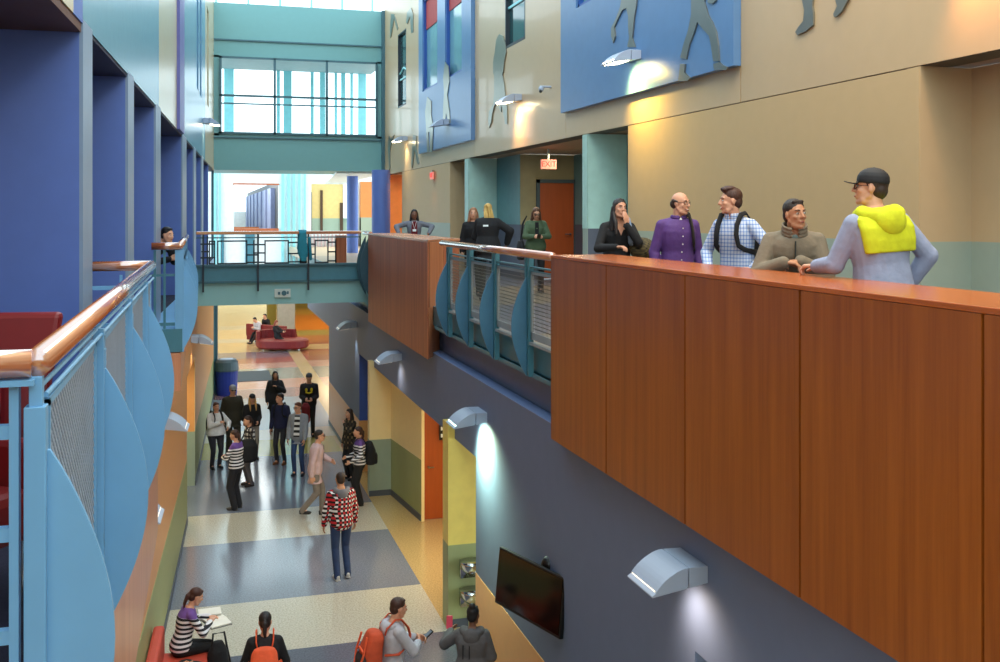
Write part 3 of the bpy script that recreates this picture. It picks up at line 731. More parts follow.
# ================================================================ LAMPS
PROF = [(0,.09),(-.15,.093),(-.18,.091),(-.21,.084),(-.24,.073),(-.27,.058),(-.30,.041),(-.33,.021),(-.36,-.003),(-.385,-.028),(-.41,-.058),(-.412,-.066),(-.445,-.088),(-.442,-.1),(-.16,-.06),(0,-.035)]
def sconce(loc, rz, label, lens, power=0, col=(1, .95, .8), ang=95, blend=.7, tilt=.5):
    o = empty('wall_sconce', loc, rz, label, 'lamp', 'curved grey wall sconces')
    w2 = .225
    c = MB(); c.prism([(0,-w2,-.035),(0,-w2,.09),(-.15,-w2,.093),(-.15,-w2,-.058)], (0,2*w2,0)); c.build('back_box', M['lampgrey'], o, bevel=.004)
    c = MB(); c.prism([(x-.006, -w2, z) for x, z in PROF[1:-1]], (0, 2*w2, 0)); c.build('shade', M['lampgrey'], o, bevel=.003)
    c = MB(); c.prism([(-.40,-w2+.03,-.092),(-.18,-w2+.03,-.062),(-.18,-w2+.03,-.068),(-.40,-w2+.03,-.098)], (0,2*w2-.06,0)); c.build('lens', lens, o)
    c = MB(); c.bar((-.414,-w2+.02,-.062),(-.414,w2-.02,-.062),.01,.008); c.build('light_slit', lens, o)
    if power:
        R = Matrix.Rotation(rz, 3, 'Z'); p = V(loc)+R@V((-.30, 0, -.16))
        d = R@V((tilt, 0, -1))+V((0, -.38, 0)); q = d.to_track_quat('-Z', 'Y').to_euler()
        spot('sconce_lamp', p, power, col, q, ang, blend, .05)
    return o
xu = 6.2
sconce((XB,7.02,3.40), 0, 'grey sconce on the slate wall nearest the camera, right of the wall television', M['lensdim'], 26, (1,.78,.58), 125, 1, .9)
sconce((XB,13.05,3.40), 0, 'sconce on the slate wall with bright greenish glow below, below the curved fins', M['lenscool'], 400, (.72,1,.62), 125, 1, .9)
sconce((XB,18.9,3.40), 0, 'grey sconce above the yellow passage opening, below the far wooden parapet', M['lensdim'], 14, (1,.86,.7), 120, 1, .8)
sconce((XB,24.6,3.40), 0, 'small grey sconce high on the slate wall just past the bridge', M['lensdim'], 20, (.85,1,.92), 60)
sconce((xu-.1,13.75,8.36), 0, 'lit sconce with yellow glow on the blue mural panel upper right', M['lens'], 210, (1,.72,.14), 125, 1, .9)
sconce((xu,19.75,8.4), 0, 'lit sconce with orange glow beside the steel figure on the beige wall', M['lens'], 110, (1,.58,.26), 120, 1, .8)
sconce((xu-.1,25.5,8.4), 0, 'unlit grey sconce on the far blue mural panel under the windows', M['lampgrey'])
sconce((xu,31.5,8.4), 0, 'lit sconce on the beige wall next to the back bridge', M['lens'], 50, (1,.8,.5), 90)
spot('sconce_lamp', (5.95,7.0,8.4), 60, (1,.45,.15), V((.6,-.1,-1)).to_track_quat('-Z','Y').to_euler(), 90, .9)
RL = PI+LR
sconce((LX(9.9),9.9,3.40), RL, 'grey sconce low on left orange wall, partly behind the blue balcony fin', M['lensdim'], 5)
sconce((LX(13.9),13.9,3.40), RL, 'grey sconce on the left orange wall below the second balcony', M['lensdim'], 8, (1,.9,.7))
sconce((LX(22.7),22.7,3.40), RL, 'grey sconce high on left orange wall just under the bridge', M['lensdim'], 25, (1,.85,.6))
sconce((LX(28),28,8.5), RL, 'lit sconce high on the left wall beside the back bridge window', M['lens'], 40, (1,.7,.45), 90)

# ================================================================ TELEVISION
P0, P1 = V((3.21,11.05,0)), V((3.57,9.89,0)); dd = (P1-P0).normalized()
tv = empty('television', (3.39,10.47,2.02), math.atan2(dd.y, dd.x), 'black flat television hung on the slate wall on a bracket', 'television')
wd = (P1-P0).length
tl = Matrix.Rotation(math.radians(-6), 3, 'X')
c = MB(); c.boxr((0,.03,0), (wd,.05,.62), tl); c.build('case', M['black'], tv, bevel=.008)
c = MB(); c.boxr((0,.002,.01), (wd-.04,.006,.565), tl); c.build('screen', M['screen'], tv)
c = MB(); c.boxr((0,.09,0),(.4,.06,.3), tl).ell((.12,.2,.28),(.09,.09,.10)).cyl((.12,.15,.2),(.12,.1,.0),.03).box(.04,.2,.2,.42,.2,.3); c.build('bracket', M['black'], tv)

# ================================================================ EXIT SIGNS and notices
def text_mesh(body, size, loc, rot, m_, parent, name='lettering', ext=.003):
    cu = bpy.data.curves.new(name, 'FONT'); cu.body = body; cu.size = size; cu.extrude = ext; cu.align_x = 'CENTER'; cu.align_y = 'CENTER'
    o = bpy.data.objects.new(name, cu); COL.objects.link(o)
    me = bpy.data.meshes.new_from_object(o.evaluated_get(bpy.context.evaluated_depsgraph_get()))
    bpy.data.objects.remove(o); me.materials.clear(); me.materials.append(m_)
    o = bpy.data.objects.new(name, me); COL.objects.link(o); o.location = loc; o.rotation_euler = rot; o.parent = parent; return o
e = empty('exit_sign', (6.13,27.5,7.13), 0, 'small red exit sign on the beige wall near the far parapet', 'exit sign')
c = MB(); c.box(-.02,.02,-.17,.17,-.1,.1); c.build('panel', M['exitwhite'], e); text_mesh('EXIT', .16, (-.022,0,0), (PI/2,0,-PI/2), M['exitred'], e)
c = MB(); c.box(-.01,.06,-.05,.05,.1,.14); c.build('mount', M['steel'], e)
spot('exit_glow', (6.0,27.5,7.0), 6, (1,.25,.15), (0,.3,0), 120)
e = empty('exit_sign', (7.0,20.2,7.12), 0, 'red exit sign hanging from the alcove ceiling above the orange door', 'exit sign')
c = MB(); c.box(-.17,.17,-.02,.02,-.1,.1); c.build('panel', M['exitwhite'], e); text_mesh('EXIT', .16, (0,-.022,0), (PI/2,0,0), M['exitred'], e)
c = MB(); c.box(-.02,.02,-.01,.01,.1,.32); c.build('stem', M['steel'], e)
e = empty('bridge_sign', (1.72,22.6,4.36), 0, 'small pale notice plate with a round dark device on the bridge beam', 'sign')
c = MB(); c.box(-.17,.17,-.03,.02,-.09,.09); c.build('plate', mat('plate_grey', (196,206,200), .4), e)
c = MB(); c.cyl((.03,-.05,.0),(.03,-.03,0),.055).box(-.1,-.05,-.045,-.03,-.03,.03).box(.09,.13,-.045,-.03,-.02,.04); c.build('device', M['tealdk'], e)
e = empty('room_sign', (3.55,15.55,2.30), 0, 'small dark room sign with white marks by the ground floor door', 'sign')
e.location = (4.64, 19.74, 1.75)
c = MB(); c.box(-.09,.09,-.01,.02,-.15,.15); c.build('plate', M['black'], e)
c = MB(); c.box(-.06,.06,-.016,-.009,.04,.11).box(-.06,.0,-.016,-.009,-.1,-.03).box(.02,.06,-.016,-.009,-.1,-.05); c.build('mark', M['white'], e)
e = empty('fire_alarm', (0,0,0), 0, 'small red fire alarm on the left orange wall', 'alarm')
e.location = (LX(11.6)+.02, 11.6, 2.62)
c = MB(); c.box(-.02,.04,-.05,.05,-.08,.08); c.build('case', M['red'], e, bevel=.005)
c = MB(); c.box(.04,.055,-.03,.03,-.02,.05); c.build('strobe', M['white'], e)
e = empty('wall_switch', (LX(10.9), 10.9, 2.25), RL, 'tilted pale switch plate on left orange wall below the sconce', 'switch')
c = MB(); c.box(-.02,0,-.09,.09,-.12,.12); c.build('plate', mat('plate_white', (200,206,210), .4), e)
c = MB(); c.box(-.03,-.02,-.015,.015,-.05,.05); c.build('lever', M['white'], e)
e = empty('ceiling_camera', (5.75,18.6,8.95), 0, 'tiny wall mounted security camera on the beige wall', 'camera')
e.location = (6.15, 17.75, 8.42)
c = MB(); c.cyl((.05,0,0),(-.12,0,0),.02).ell((-.14,0,-.04),(.05,.05,.06)); c.build('housing', M['lampgrey'], e)
c = MB(); c.ell((-.16,-.02,-.09),(.03,.03,.03)); c.build('lens_dome', M['black'], e)

# ================================================================ MURAL PANELS AND STEEL FIGURES
def figure(mb, X, polys):
    for pts in polys: mb.prism([onX(x, y, X) for x, y in pts], (.02, 0, 0))
pn = empty('mural_panel', (6.15,13.9,9.8), 0, 'large blue wall panel with steel figures and a lit sconce, upper right', 'wall panel', 'blue mural panels')
c = MB(); wallx(c, 6.10, .1, (10.88, 16.95), (7.86, 12.6), [(14.2,16.2,9.56,12.2)]); at(pn, c, 'board', M['blueframe'])
legs1 = [[(622,-6),(637,-6),(636,6),(634,17),(633,28),(632,38),(635,47),(627,47),(629,38),(628,26),(628,16),(626,8),(622,10),(618,18),(614,27),(615,36),(613,43),(611,36),(611,28),(616,18),(620,7)]]
c = MB(); figure(c, 6.078, legs1); at(pn, c, 'steel_figure', M['steel'], 'steel figure of a dancer above the sconce')
legs2 = [[(691,-6),(705,-6),(704,2),(708,15),(712,22),(716,32),(718,45),(719,61),(713,61),(711,47),(709,36),(701,27),(697,22),(694,32),(689,45),(686,59),(680,58),(683,45),(688,30),(691,14)],
         [(680,64),(685,64),(684,72),(690,78),(687,81),(678,81)], [(713,64),(719,62),(722,65),(727,67),(726,70),(714,70)], [(707,2),(712,4),(716,0),(713,-3),(709,-2)]]
c = MB(); figure(c, 6.078, legs2); at(pn, c, 'steel_figure', M['steel'], 'steel figure of a striding person with shoes')
pn = empty('mural_panel', (6.15,26.1,9.8), 0, 'tall far blue wall panel around two windows, with slim steel figures', 'wall panel', 'blue mural panels')
c = MB(); wallx(c, 6.10, .1, (23.16, 29.13), (7.82, 12.8), [(26.7,28.6,9.56,12.2),(24.05,25.8,9.56,12.2)]); at(pn, c, 'board', M['blueframe'])
c = MB(); figure(c, 6.078, [[(445,62),(448,66),(449,82),(447,95),(449,110),(450,123),(448,123),(446,112),(445,123),(443,123),(443,108),(444,92),(443,78),(444,68)]]); at(pn, c, 'steel_figure', M['steel'])
c = MB(); figure(c, 6.078, [[(427,97),(431,101),(431,115),(433,127),(432,152),(430,152),(430,132),(428,132),(429,152),(427,152),(426,128),(425,112)]]); at(pn, c, 'steel_figure', M['steel'])
figs = [('steel cut-out figure with coat and legs beside the narrow dark window', [[(499,34),(503,36),(505,44),(506,52),(504,62),(503,72),(502,74),(504,84),(505,95),(507,108),(507,124),(505,124),(503,112),(501,104),(501,112),(499,108),(500,100),(494,106),(492,114),(491,122),(489,128),(488,120),(489,112),(493,104),(494,94),(494,76),(493,72),(493,62),(495,50),(496,40)]]),
        ('pair of steel shoes and shins at the top edge right of the blue panel', [[(801,-5),(813,-5),(812,6),(813,12),(813,25),(809,28),(806,31),(797,35),(795,32),(798,27),(803,21),(804,10)]]),
        ('steel foot at the top edge, rightmost of the figures on the beige wall', [[(835,-4),(850,-4),(845,5),(842,11),(837,16),(834,17),(833,14),(837,6),(835,0)]]),
        ('slim steel legs figure below the far sconce near the back bridge', [[(413,135),(416,136),(416,148),(418,158),(419,163),(417,164),(415,152),(414,150),(413,160),(412,168),(411,166),(412,152)]]),
        ('thin steel figure at the corner beside the back bridge', [[(389,136),(391,139),(394,135),(391,144),(390,150),(390,168),(389,170),(388,150),(388,142)]]),
        ('steel legs figure above the narrow slit window', [[(407,12),(411,8),(413,15),(413,32),(411,33),(410,16),(407,24),(406,22)]]),
        ('steel legs figure at top left of the slit window', [[(391,14),(394,14),(398,28),(397,30),(394,18),(391,36),(390,38),(390,28)]])]
for lab, P in figs:
    c = MB(); figure(c, 6.176, P); tag(c.build('steel_figure', M['steel']), lab, 'wall figure', 'steel figures on the beige wall')

# ================================================================ GROUND FLOOR OBJECTS
# drinking fountains on the green block
for k, (z, lab) in enumerate(((1.0, 'upper steel drinking fountain on the green block face'), (.78, 'lower steel drinking fountain on the green block face'))):
    X = 3.83-.0*k
    f_ = empty('drinking_fountain', (X, 14.58, z), 0, lab, 'drinking fountain', 'steel drinking fountains')
    c = MB(); c.loft([((0,-.17,-.18),(.1,0,0),(0,.1,0)), ((0,-.19,-.08),(.18,0,0),(0,.16,0)), ((0,-.2,0),(.2,0,0),(0,.19,0)), ((0,-.2,.02),(.2,0,0),(0,.19,0))]); c.box(-.17,.17,-.1,-.01,-.25,.0); c.build('basin', M['chrome'], f_, smooth=True)
    c = MB(); c.tube([(.1,-.1,.02),(.1,-.1,.07),(.06,-.14,.09)], .012, 8); c.build('spout', M['chrome'], f_)
    f_.location.z = 1.0-.42*k
# recycling bin
b = empty('recycling_bin', (.80,34.7,0), 0, 'round blue recycling bin with grey lid by the left wall end', 'bin')
c = MB(); c.loft([((0,0,0),(.36,0,0),(0,.36,0)),((0,0,.05),(.38,0,0),(0,.38,0)),((0,0,.82),(.42,0,0),(0,.42,0))], 24); c.build('body', M['blueplastic'], b, smooth=False)
c = MB(); c.loft([((0,0,.82),(.44,0,0),(0,.44,0)),((0,0,.86),(.45,0,0),(0,.45,0)),((0,0,1.12),(.42,0,0),(0,.42,0)),((0,0,1.2),(.34,0,0),(0,.34,0))], 24); c.k = 1; c.cyl((0,0,1.2),(0,0,1.215),.24, n=20); c.build('lid', [mat('bin_lid', (66,84,92), .4), M['lampgrey']], b)
b.location = (.86, 35.4, 0); b.scale = (.88, .88, 1)
# floor mat
c = MB(); c.prism([(.0,0,0),(1.55,0,0),(1.55,2.4,0),(.0,2.4,0)], (0,0,.015)); mt = c.build('floor_mat', mat('mat_grey', (74,76,76), .9)); mt.location = (1.0,38.0,.0); tag(mt, 'dark grey rectangular floor mat behind the blue recycling bin', 'mat')
# red lobby sofas
def sofa(loc, rz, L, curved, label):
    s = empty('lobby_sofa', loc, rz, label, 'sofa', 'red curved lobby sofas')
    n = 14; a0, a1 = (0, PI) if curved else (0.15, PI-.15)
    c = MB()
    if curved:
        c.loft([((0,0,.08),(1.1,0,0),(0,.75,0)),((0,0,.14),(1.16,0,0),(0,.8,0)),((0,0,.42),(1.16,0,0),(0,.8,0)),((0,0,.47),(1.08,0,0),(0,.72,0))], 28)
    else:
        c.box(-L/2, L/2, -.42, .42, .1, .45)
    c.build('seat', M['red'], s, smooth=False, bevel=.03 if not curved else 0)
    c = MB()
    if curved:
        pts = [V((-1.12*math.cos(t), .74*math.sin(t), 0)) for t in [PI*.78*i/n-.5 for i in range(n+1)]]
        for p, q in zip(pts[:-1], pts[1:]): c.bar((p.x,p.y,.5), (q.x*1.0,q.y,.5), .16, .66)
    else: c.box(-L/2, L/2, .3, .46, .3, .86)
    c.build('backrest', M['red'], s, bevel=.03)
    for x, y in ((-.8,-.25),(.8,-.25),(-.7,.3),(.7,.3)):
        c = MB(); c.cyl((x*(L/2.2), y, 0), (x*(L/2.2), y, .12), .03); c.build('leg', M['chrome'], s)
    return s
sofa((3.25, 49.2, 0), 2.35, 2.4, False, 'red sofa with back, further of the two in the far lobby')
sofa((3.55, 46.6, 0), -.35, 2.2, True, 'rounded red tub sofa, nearer of the two in the far lobby')
# bench seat at lower left
bn = empty('bench_seat', (-.38,12.95,0), LR, 'coral red upholstered bench against the lower left wall', 'bench')
bn.location = (LX(13.1)+.36, 13.1, 0)
c = MB(); c.box(-.32,.34,-.95,.72,.12,.44); c.build('seat', M['redfab'], bn, bevel=.04)
c = MB(); c.box(-.34,-.2,-.95,.72,.4,.80); c.build('backrest', M['redfab'], bn, bevel=.04)
for x in (-.25,.28):
    for y in (-.85,.62):
        c = MB(); c.cyl((x,y,0),(x,y,.13),.025); c.build('leg', M['chrome'], bn)
# armchairs on the near left balcony
def armchair(loc, rz, label):
    a = empty('armchair', loc, rz, label, 'armchair', 'red armchairs on the left balcony')
    c = MB(); c.box(-.3,.3,-.3,.3,.25,.45); c.build('seat', M['red'], a, bevel=.04)
    c = MB(); c.prism([(-.36,.26,.3),(.36,.26,.3),(.42,.40,.9),(-.42,.40,.9)], (0,.1,0)); c.build('backrest', M['red'], a, bevel=.03)
    for x in (-1, 1):
        c = MB(); c.box(x*.3, x*.38, -.3, .3, .25, .62); c.build('armrest', M['red'], a, bevel=.03)
        for y in (-.25,.25):
            c = MB(); c.cyl((x*.27,y,0),(x*.29,y,.26),.018); c.build('leg', M['chrome'], a)
    return a
armchair((-1.28,6.3,4.6), -.15, 'dark red armchair on near left balcony, its wide back above the handrail')
armchair((-1.02,4.2,4.6), .9, 'red armchair low behind the near left railing posts')

# ================================================================ PEOPLE
def skin_mat(c):
    n = 'skin_%d_%d_%d' % c
    if n in MC: return MC[n]
    m = mat(n, c, .5, var=.04, nscale=12)
    m.node_tree.nodes['Principled BSDF'].inputs['Subsurface Weight'].default_value = .0
    return m
def cloth(n, c, rough=.85): return mat('cloth_'+n, c, rough, var=.10, nscale=14, bump=.6, bscale=22)
def hairm(n, c): return mat('hair_'+n, c, .55, var=.18, nscale=40, bump=.6, bscale=90, stretch=(1, 1, .25))
EYEW = mat('eye_white', (220,216,208), .3); EYED = mat('eye_dark', (24,16,12), .3); LIP = mat('lips', (150,72,64), .5); TEETH = mat('teeth', (235,228,215), .3)
GLS = mat('spectacle_rim', (30,26,24), .3)
LIGHT = (214,158,128); TAN = (188,132,98); BROWN = (128,84,62)
R3x = lambda a: Matrix.Rotation(math.radians(a), 3, 'X')
R3y = lambda a: Matrix.Rotation(math.radians(a), 3, 'Y')
R3z = lambda a: Matrix.Rotation(math.radians(a), 3, 'Z')
def ik(a, t, l1, l2, hint):
    a, t = V(a), V(t); d = t-a; L = d.length
    if L > (l1+l2)*.995: t = a+d.normalized()*(l1+l2)*.995; d = t-a; L = d.length
    if L < abs(l1-l2)*1.05+.02: L = abs(l1-l2)*1.05+.02
    u = d.normalized(); h = V(hint); h = (h-u*h.dot(u))
    if h.length < 1e-4: h = V((0, 0, 1))-u*u.z
    h.normalize()
    c = (l1*l1+L*L-l2*l2)/(2*L); s_ = math.sqrt(max(0, l1*l1-c*c))
    return a+u*c+h*s_, a+u*L
def hand(mb, w_, d, nrm, side, curl, k=1., thumb=.5):
    """Palm, four jointed fingers and a thumb."""
    d = V(d).normalized(); n = V(nrm); n = (n-d*n.dot(d)).normalized(); lat = d.cross(n)*(1 if side > 0 else -1)
    # lat points to the thumb side
    w_ = V(w_); mb.cap(w_-d*.02*k, w_+d*.015*k, .024*k, .022*k, 10)
    offs = (.030, .011, -.009, -.027); ln = (.92, 1., .94, .76)
    for o, l in zip(offs, ln):
        kn = w_+d*(.082 if o > -.02 else .074)*k+lat*o*k
        mb.cap(w_+d*.012*k+lat*o*.55*k, kn, .0155*k, .0125*k, 8)
        p = kn; dv = d.copy(); rr = .0098*k
        for j, (q, c) in enumerate(((.042, curl), (.026, curl*1.25), (.021, curl*.9))):
            a = math.radians(c); dv = (dv*math.cos(a)+n*math.sin(a)).normalized(); n2 = n
            e = p+dv*q*l*k; mb.cap(p, e, rr, rr*.9, 8); p = e; rr *= .9
            n = (n-dv*n.dot(dv)).normalized() if (n-dv*n.dot(dv)).length > .01 else n
        n = V(nrm); n = (n-d*n.dot(d)).normalized()
    tb = w_+d*.02*k+lat*.024*k; t1 = tb+(d*.55+lat*.65+n*.25).normalized()*.045*k; t2 = t1+(d*.85+lat*(.35-thumb*.4)+n*.35).normalized()*.032*k
    t3 = t2+(d*.9+lat*(.1-thumb*.4)+n*.4).normalized()*.024*k
    mb.cap(tb, t1, .0165*k, .013*k, 8); mb.cap(t1, t2, .0125*k, .011*k, 8); mb.cap(t2, t3, .0105*k, .0095*k, 8)

def person(label, loc, face, H=1.72, sex='m', fat=1., lean=0, twist=0, roll=0, pelvis=None, rh=None, lh=None, rel=(.5,-1,-.2), lel=(-.5,-1,-.2),
           rf=None, lf=None, knee=(0,1,0), head=(0,0,0), skin=LIGHT, hair=('short',(60,38,24)), top=None, hem=-.10, bulk=1., bottom=None, shoe=(24,22,24), vox=.014,
           rcurl=18, lcurl=18, rn=None, ln=None, rd=None, ld=None, smile=False, group=None, sleeve=1., topname='jacket', face_detail=True, flare=1., inner=None):
    s = H/1.75; fem = sex == 'f'
    F = math.radians(face-90)
    root = empty('person', loc, F, label, 'person', group)
    Rw = Matrix.Rotation(F, 3, 'Z'); L0 = V(loc)
    loc2 = lambda p: Rw.inverted()@(V(p)-L0)               # world -> local
    W = lambda p: L0+Rw@V(p)
    P = V(pelvis) if pelvis else V((0, 0, .93*s))
    T = R3z(twist)@R3y(roll)@R3x(-lean)
    ch = lambda x, y, z: P+T@(V((x, y, z))*s)
    def ring(z, rx, ry, y=0, grow=0.):
        # the hips stay level, the spine takes the lean
        u = max(0, min(1, (z+.05)/.2)); M_ = Matrix.Identity(3) if u == 0 else (R3z(twist*u)@R3y(roll*u)@R3x(-lean*u))
        c = P+(T@V((0, y*s, z*s)) if z > 0 else V((0, y*s, z*s)))
        return (c, M_@V(((rx+grow)*s*fat, 0, 0)), M_@V((0, (ry+grow)*s*fat, 0)))
    if fem: TR = [(-.14,.08,.08),(-.06,.155,.115),(0,.168,.12),(.08,.148,.105),(.18,.125,.09),(.29,.142,.112),(.36,.148,.116),(.43,.136,.094),(.475,.10,.07),(.51,.062,.056),(.53,.052,.052)]
    else: TR = [(-.14,.08,.08),(-.06,.15,.11),(0,.155,.115),(.08,.148,.108),(.18,.145,.103),(.30,.165,.118),(.38,.170,.118),(.445,.150,.098),(.485,.110,.075),(.515,.07,.062),(.54,.058,.056)]
    yo = {0: 0}
    sw = (.150 if fem else .170)*(.6+.4*fat)
    Sh = {1: ch(sw, -.005, .44), -1: ch(-sw, -.005, .44)}
    ua, fa = .285*s, .245*s
    wr = {}; el = {}
    for sd, tgt, hint in ((1, rh, rel), (-1, lh, lel)):
        if tgt is None: tgt = P+V((sd*(.24 if not fem else .22)*(.5+.5*fat)*s, .05*s, -.07*s))
        elif tgt[2] > 3.5 or (len(tgt) > 3): tgt = loc2(tgt[:3])
        el[sd], wr[sd] = ik(Sh[sd], tgt, ua, fa, hint)
    hp = {1: P+V((.09*s*fat, 0, -.03*s)), -1: P+V((-.09*s*fat, 0, -.03*s))}
    th, sh = .42*s, .42*s; kn = {}; an = {}
    for sd, tgt in ((1, rf), (-1, lf)):
        if tgt is None: tgt = (sd*.10*s, -.01, .085*s)
        kn[sd], an[sd] = ik(hp[sd], tgt, th, sh, knee)
    # head
    N = ch(0, .0, .50)
    hy, hpit, hr = head
    Hm = R3z(hy)@R3x(-hpit)@R3y(hr)
    hs = max(.96, s*.99)*(.96 if fem else 1.0)
    HC = N+T@V((0, .02, .055))*s+Hm@V((0, .018, .105))*hs
    hd = lambda x, y, z: HC+Hm@(V((x, y, z))*hs)
    # ---- body: one continuous surface
    b = MB()
    b.loft([ring(z, rx, ry) for z, rx, ry in TR], 20)
    b.cap(N-T@V((0, 0, .03)), hd(0, -.022, -.07), (.046 if fem else .058)*s, (.044 if fem else .054)*s, 14)
    for sd in (1, -1):
        b.cap(ch(sd*.02, -.01, .50), Sh[sd], .038*s, .042*s); b.cap(Sh[sd], el[sd], .046*s*(.5+.5*fat), .036*s, 12); b.cap(el[sd], wr[sd], .037*s, .025*s, 12)
        b.cap(hp[sd], kn[sd], .075*s*fat, .05*s, 12); b.cap(kn[sd], an[sd], .05*s, .034*s, 12); b.cap(an[sd], an[sd]+V((0, .09*s, -.045*s)), .036*s, .026*s)
        fdir = (wr[sd]-el[sd]).normalized(); dv = (rd if sd > 0 else ld) or fdir
        nr = (rn if sd > 0 else ln) or (-sd, 0, -.2)
        hand(b, wr[sd], dv, nr, sd, rcurl if sd > 0 else lcurl, s*(.93 if fem else 1.02))
    E = lambda c, r, R=None: b.ell(hd(*c), tuple(q*hs for q in r), Hm@(R or Matrix.Identity(3)), 16, 12)
    C_ = lambda a, c, r0, r1=None: b.cap(hd(*a), hd(*c), r0*hs, (r1 or r0)*hs, 10)
    E((0,-.014,.028), (.073,.092,.086)); E((0,.018,-.028), (.0595,.070,.078)); C_((-.026,.03,-.078), (.026,.03,-.078), .033)
    C_((-.05,.0,-.05), (-.02,.05,-.088), .02); C_((.05,.0,-.05), (.02,.05,-.088), .02); E((0,.064,-.094), (.022,.020,.018))
    C_((0,.082,.022), (0,.103,-.020), .008, .013); E((.012,.092,-.024), (.009,.010,.008)); E((-.012,.092,-.024), (.009,.010,.008))
    C_((-.036,.072,.031), (.036,.072,.031), .010); E((.036,.056,-.02), (.022,.022,.02)); E((-.036,.056,-.02), (.022,.022,.02))
    C_((-.016,.083,-.054), (.016,.083,-.054), .008); C_((-.013,.081,-.064), (.013,.081,-.064), .009)
    for q in (1, -1): E((.073*q,-.008,-.004), (.009,.020,.031), R3z(-18*q))
    body = b.build('body', skin_mat(skin), root, vox=vox*.8 if vox < .012 else vox, sm=2)
    if face_detail:
        for q in (1, -1):
            e = MB(); e.ell(hd(.031*q, .0768, .009), (.012*hs, .0075*hs, .0055*hs), Hm, 12, 8); e.k = 1; e.ell(hd(.031*q, .0825, .009), (.0052*hs, .003*hs, .0052*hs), Hm, 10, 6)
            e.build('eye', [EYEW, EYED], root, smooth=True)
            e = MB(); e.tube([hd(.014*q, .0855, .029), hd(.032*q, .083, .035), hd(.050*q, .069, .029)], [.003*hs, .0036*hs, .0022*hs], 8)
            e.build('eyebrow', hairm('brow_%d' % hair[1][0], tuple(int(x*.7) for x in hair[1])), root, smooth=True)
        e = MB()
        if smile:
            e.tube([hd(-.024, .081, -.052), hd(-.013, .0895, -.0575), hd(0, .0915, -.0595), hd(.013, .0895, -.0575), hd(.024, .081, -.052)], [.0015, .0035*hs, .004*hs, .0035*hs, .0015], 8); e.build('teeth', TEETH, root, smooth=True); e = MB()
            e.tube([hd(-.029, .077, -.049), hd(-.014, .0905, -.0655), hd(0, .0935, -.069), hd(.014, .0905, -.0655), hd(.029, .077, -.049)], .0035*hs, 8)
        else:
            e.tube([hd(-.022, .082, -.058), hd(-.008, .0905, -.057), hd(0, .0905, -.058), hd(.008, .0905, -.057), hd(.022, .082, -.058)], [.002, .0045*hs, .0045*hs, .0045*hs, .002], 8)
        e.build('lips', LIP, root, smooth=True)
    # ---- hair
    st, hc = hair; h = MB(); hm = hairm('%d_%d_%d' % hc, hc)
    E2 = lambda c, r, R=None: h.ell(hd(*c), tuple(q*hs for q in r), Hm@(R or Matrix.Identity(3)), 16, 12)
    C2 = lambda a, c, r0, r1=None: h.cap(hd(*a), hd(*c), r0*hs, (r1 or r0)*hs, 10)
    if st in ('short', 'quiff', 'long', 'pony', 'bun', 'dreads', 'mid'):
        E2((0,-.024,.048), (.0795,.092,.080)); E2((0,-.055,-.005), (.070,.056,.07))
    if st == 'short': C2((-.036,.040,.098), (.036,.040,.098), .015)
    if st == 'quiff': C2((-.030,.050,.106), (.030,.052,.108), .023); E2((0,.01,.116), (.062,.066,.026)); E2((.015,.062,.112), (.026,.02,.018))
    if st == 'buzz': E2((0,-.018,.034), (.0755,.093,.086)); E2((0,-.05,-.01), (.069,.058,.066))
    if st == 'bald': E2((0,-.055,-.005), (.0755,.058,.055)); C2((.073,.005,.02), (.06,-.05,.03), .012, .02); C2((-.073,.005,.02), (-.06,-.05,.03), .012, .02)
    if st in ('long', 'mid'):
        Z = 1. if st == 'long' else .45
        for q in (1, -1):
            C2((.072*q,.004,.04), (.080*q,-.008,-.06), .016, .021); C2((.080*q,-.008,-.06), (.088*q,.006,-.06-.2*Z), .024, .024)
            C2((.06*q,-.03,0), (.085*q,-.03,-.05-.22*Z), .04, .035); C2((.022*q,.030,.108), (.072*q,.012,.05), .012)
        if st == 'long':
            for q in (1, -1): C2((.080*q,-.004,-.06), (.078*q,.062,-.17), .024, .028); C2((.078*q,.062,-.17), (.074*q,.10,-.31), .028, .016)
        E2((0,-.07,-.06), (.088,.042,.12)); E2((0,-.085,-.05-.18*Z), (.095,.036,.06+.1*Z))
    if st == 'pony':
        C2((0,-.10,.03), (0,-.125,-.01), .024, .03); C2((0,-.125,-.01), (.0,-.125,-.12), .032, .024); C2((0,-.125,-.12), (.01,-.10,-.20), .024, .008); C2((-.034,.046,.094), (.034,.046,.094), .016)
    if st == 'bun': E2((0,-.07,.125), (.045,.045,.04)); C2((-.034,.046,.094), (.034,.046,.094), .016)
    if st == 'dreads':
        for k in range(13):
            a = -70+k*140/12; q = math.sin(math.radians(a))
            C2((q*.05,-.07,.06), (q*.085,-.10,-.06-.02*(k % 3)), .014, .012); C2((q*.085,-.10,-.06-.02*(k % 3)), (q*.10+.02,-.115+.01*(k % 2),-.27-.05*(k % 4)), .012, .007)
        E2((0,-.085,.07), (.05,.05,.05)); C2((.02,-.13,.06), (.05,-.13,-.28), .016, .009); C2((-.01,-.13,.06), (.03,-.14,-.33), .016, .009)
    if h.v: h.build('hair', hm, root, vox=vox*.75, sm=1)
    # ---- clothes
    if bottom:
        c = MB(); g = .012
        c.loft([ring(z, rx, ry, grow=g) for z, rx, ry in TR[:4]], 18)
        for sd in (1, -1):
            c.cap(hp[sd], kn[sd], .092*s*fat, .066*s*flare, 12); c.cap(kn[sd], an[sd]+V((0, 0, -.0)), .066*s*flare, .055*s*flare, 12)
            c.cap(an[sd], an[sd]-V((0, 0, .025*s)), .055*s*flare, .058*s*flare, 12)
        c.build('trousers', bottom, root, vox=vox, sm=3)
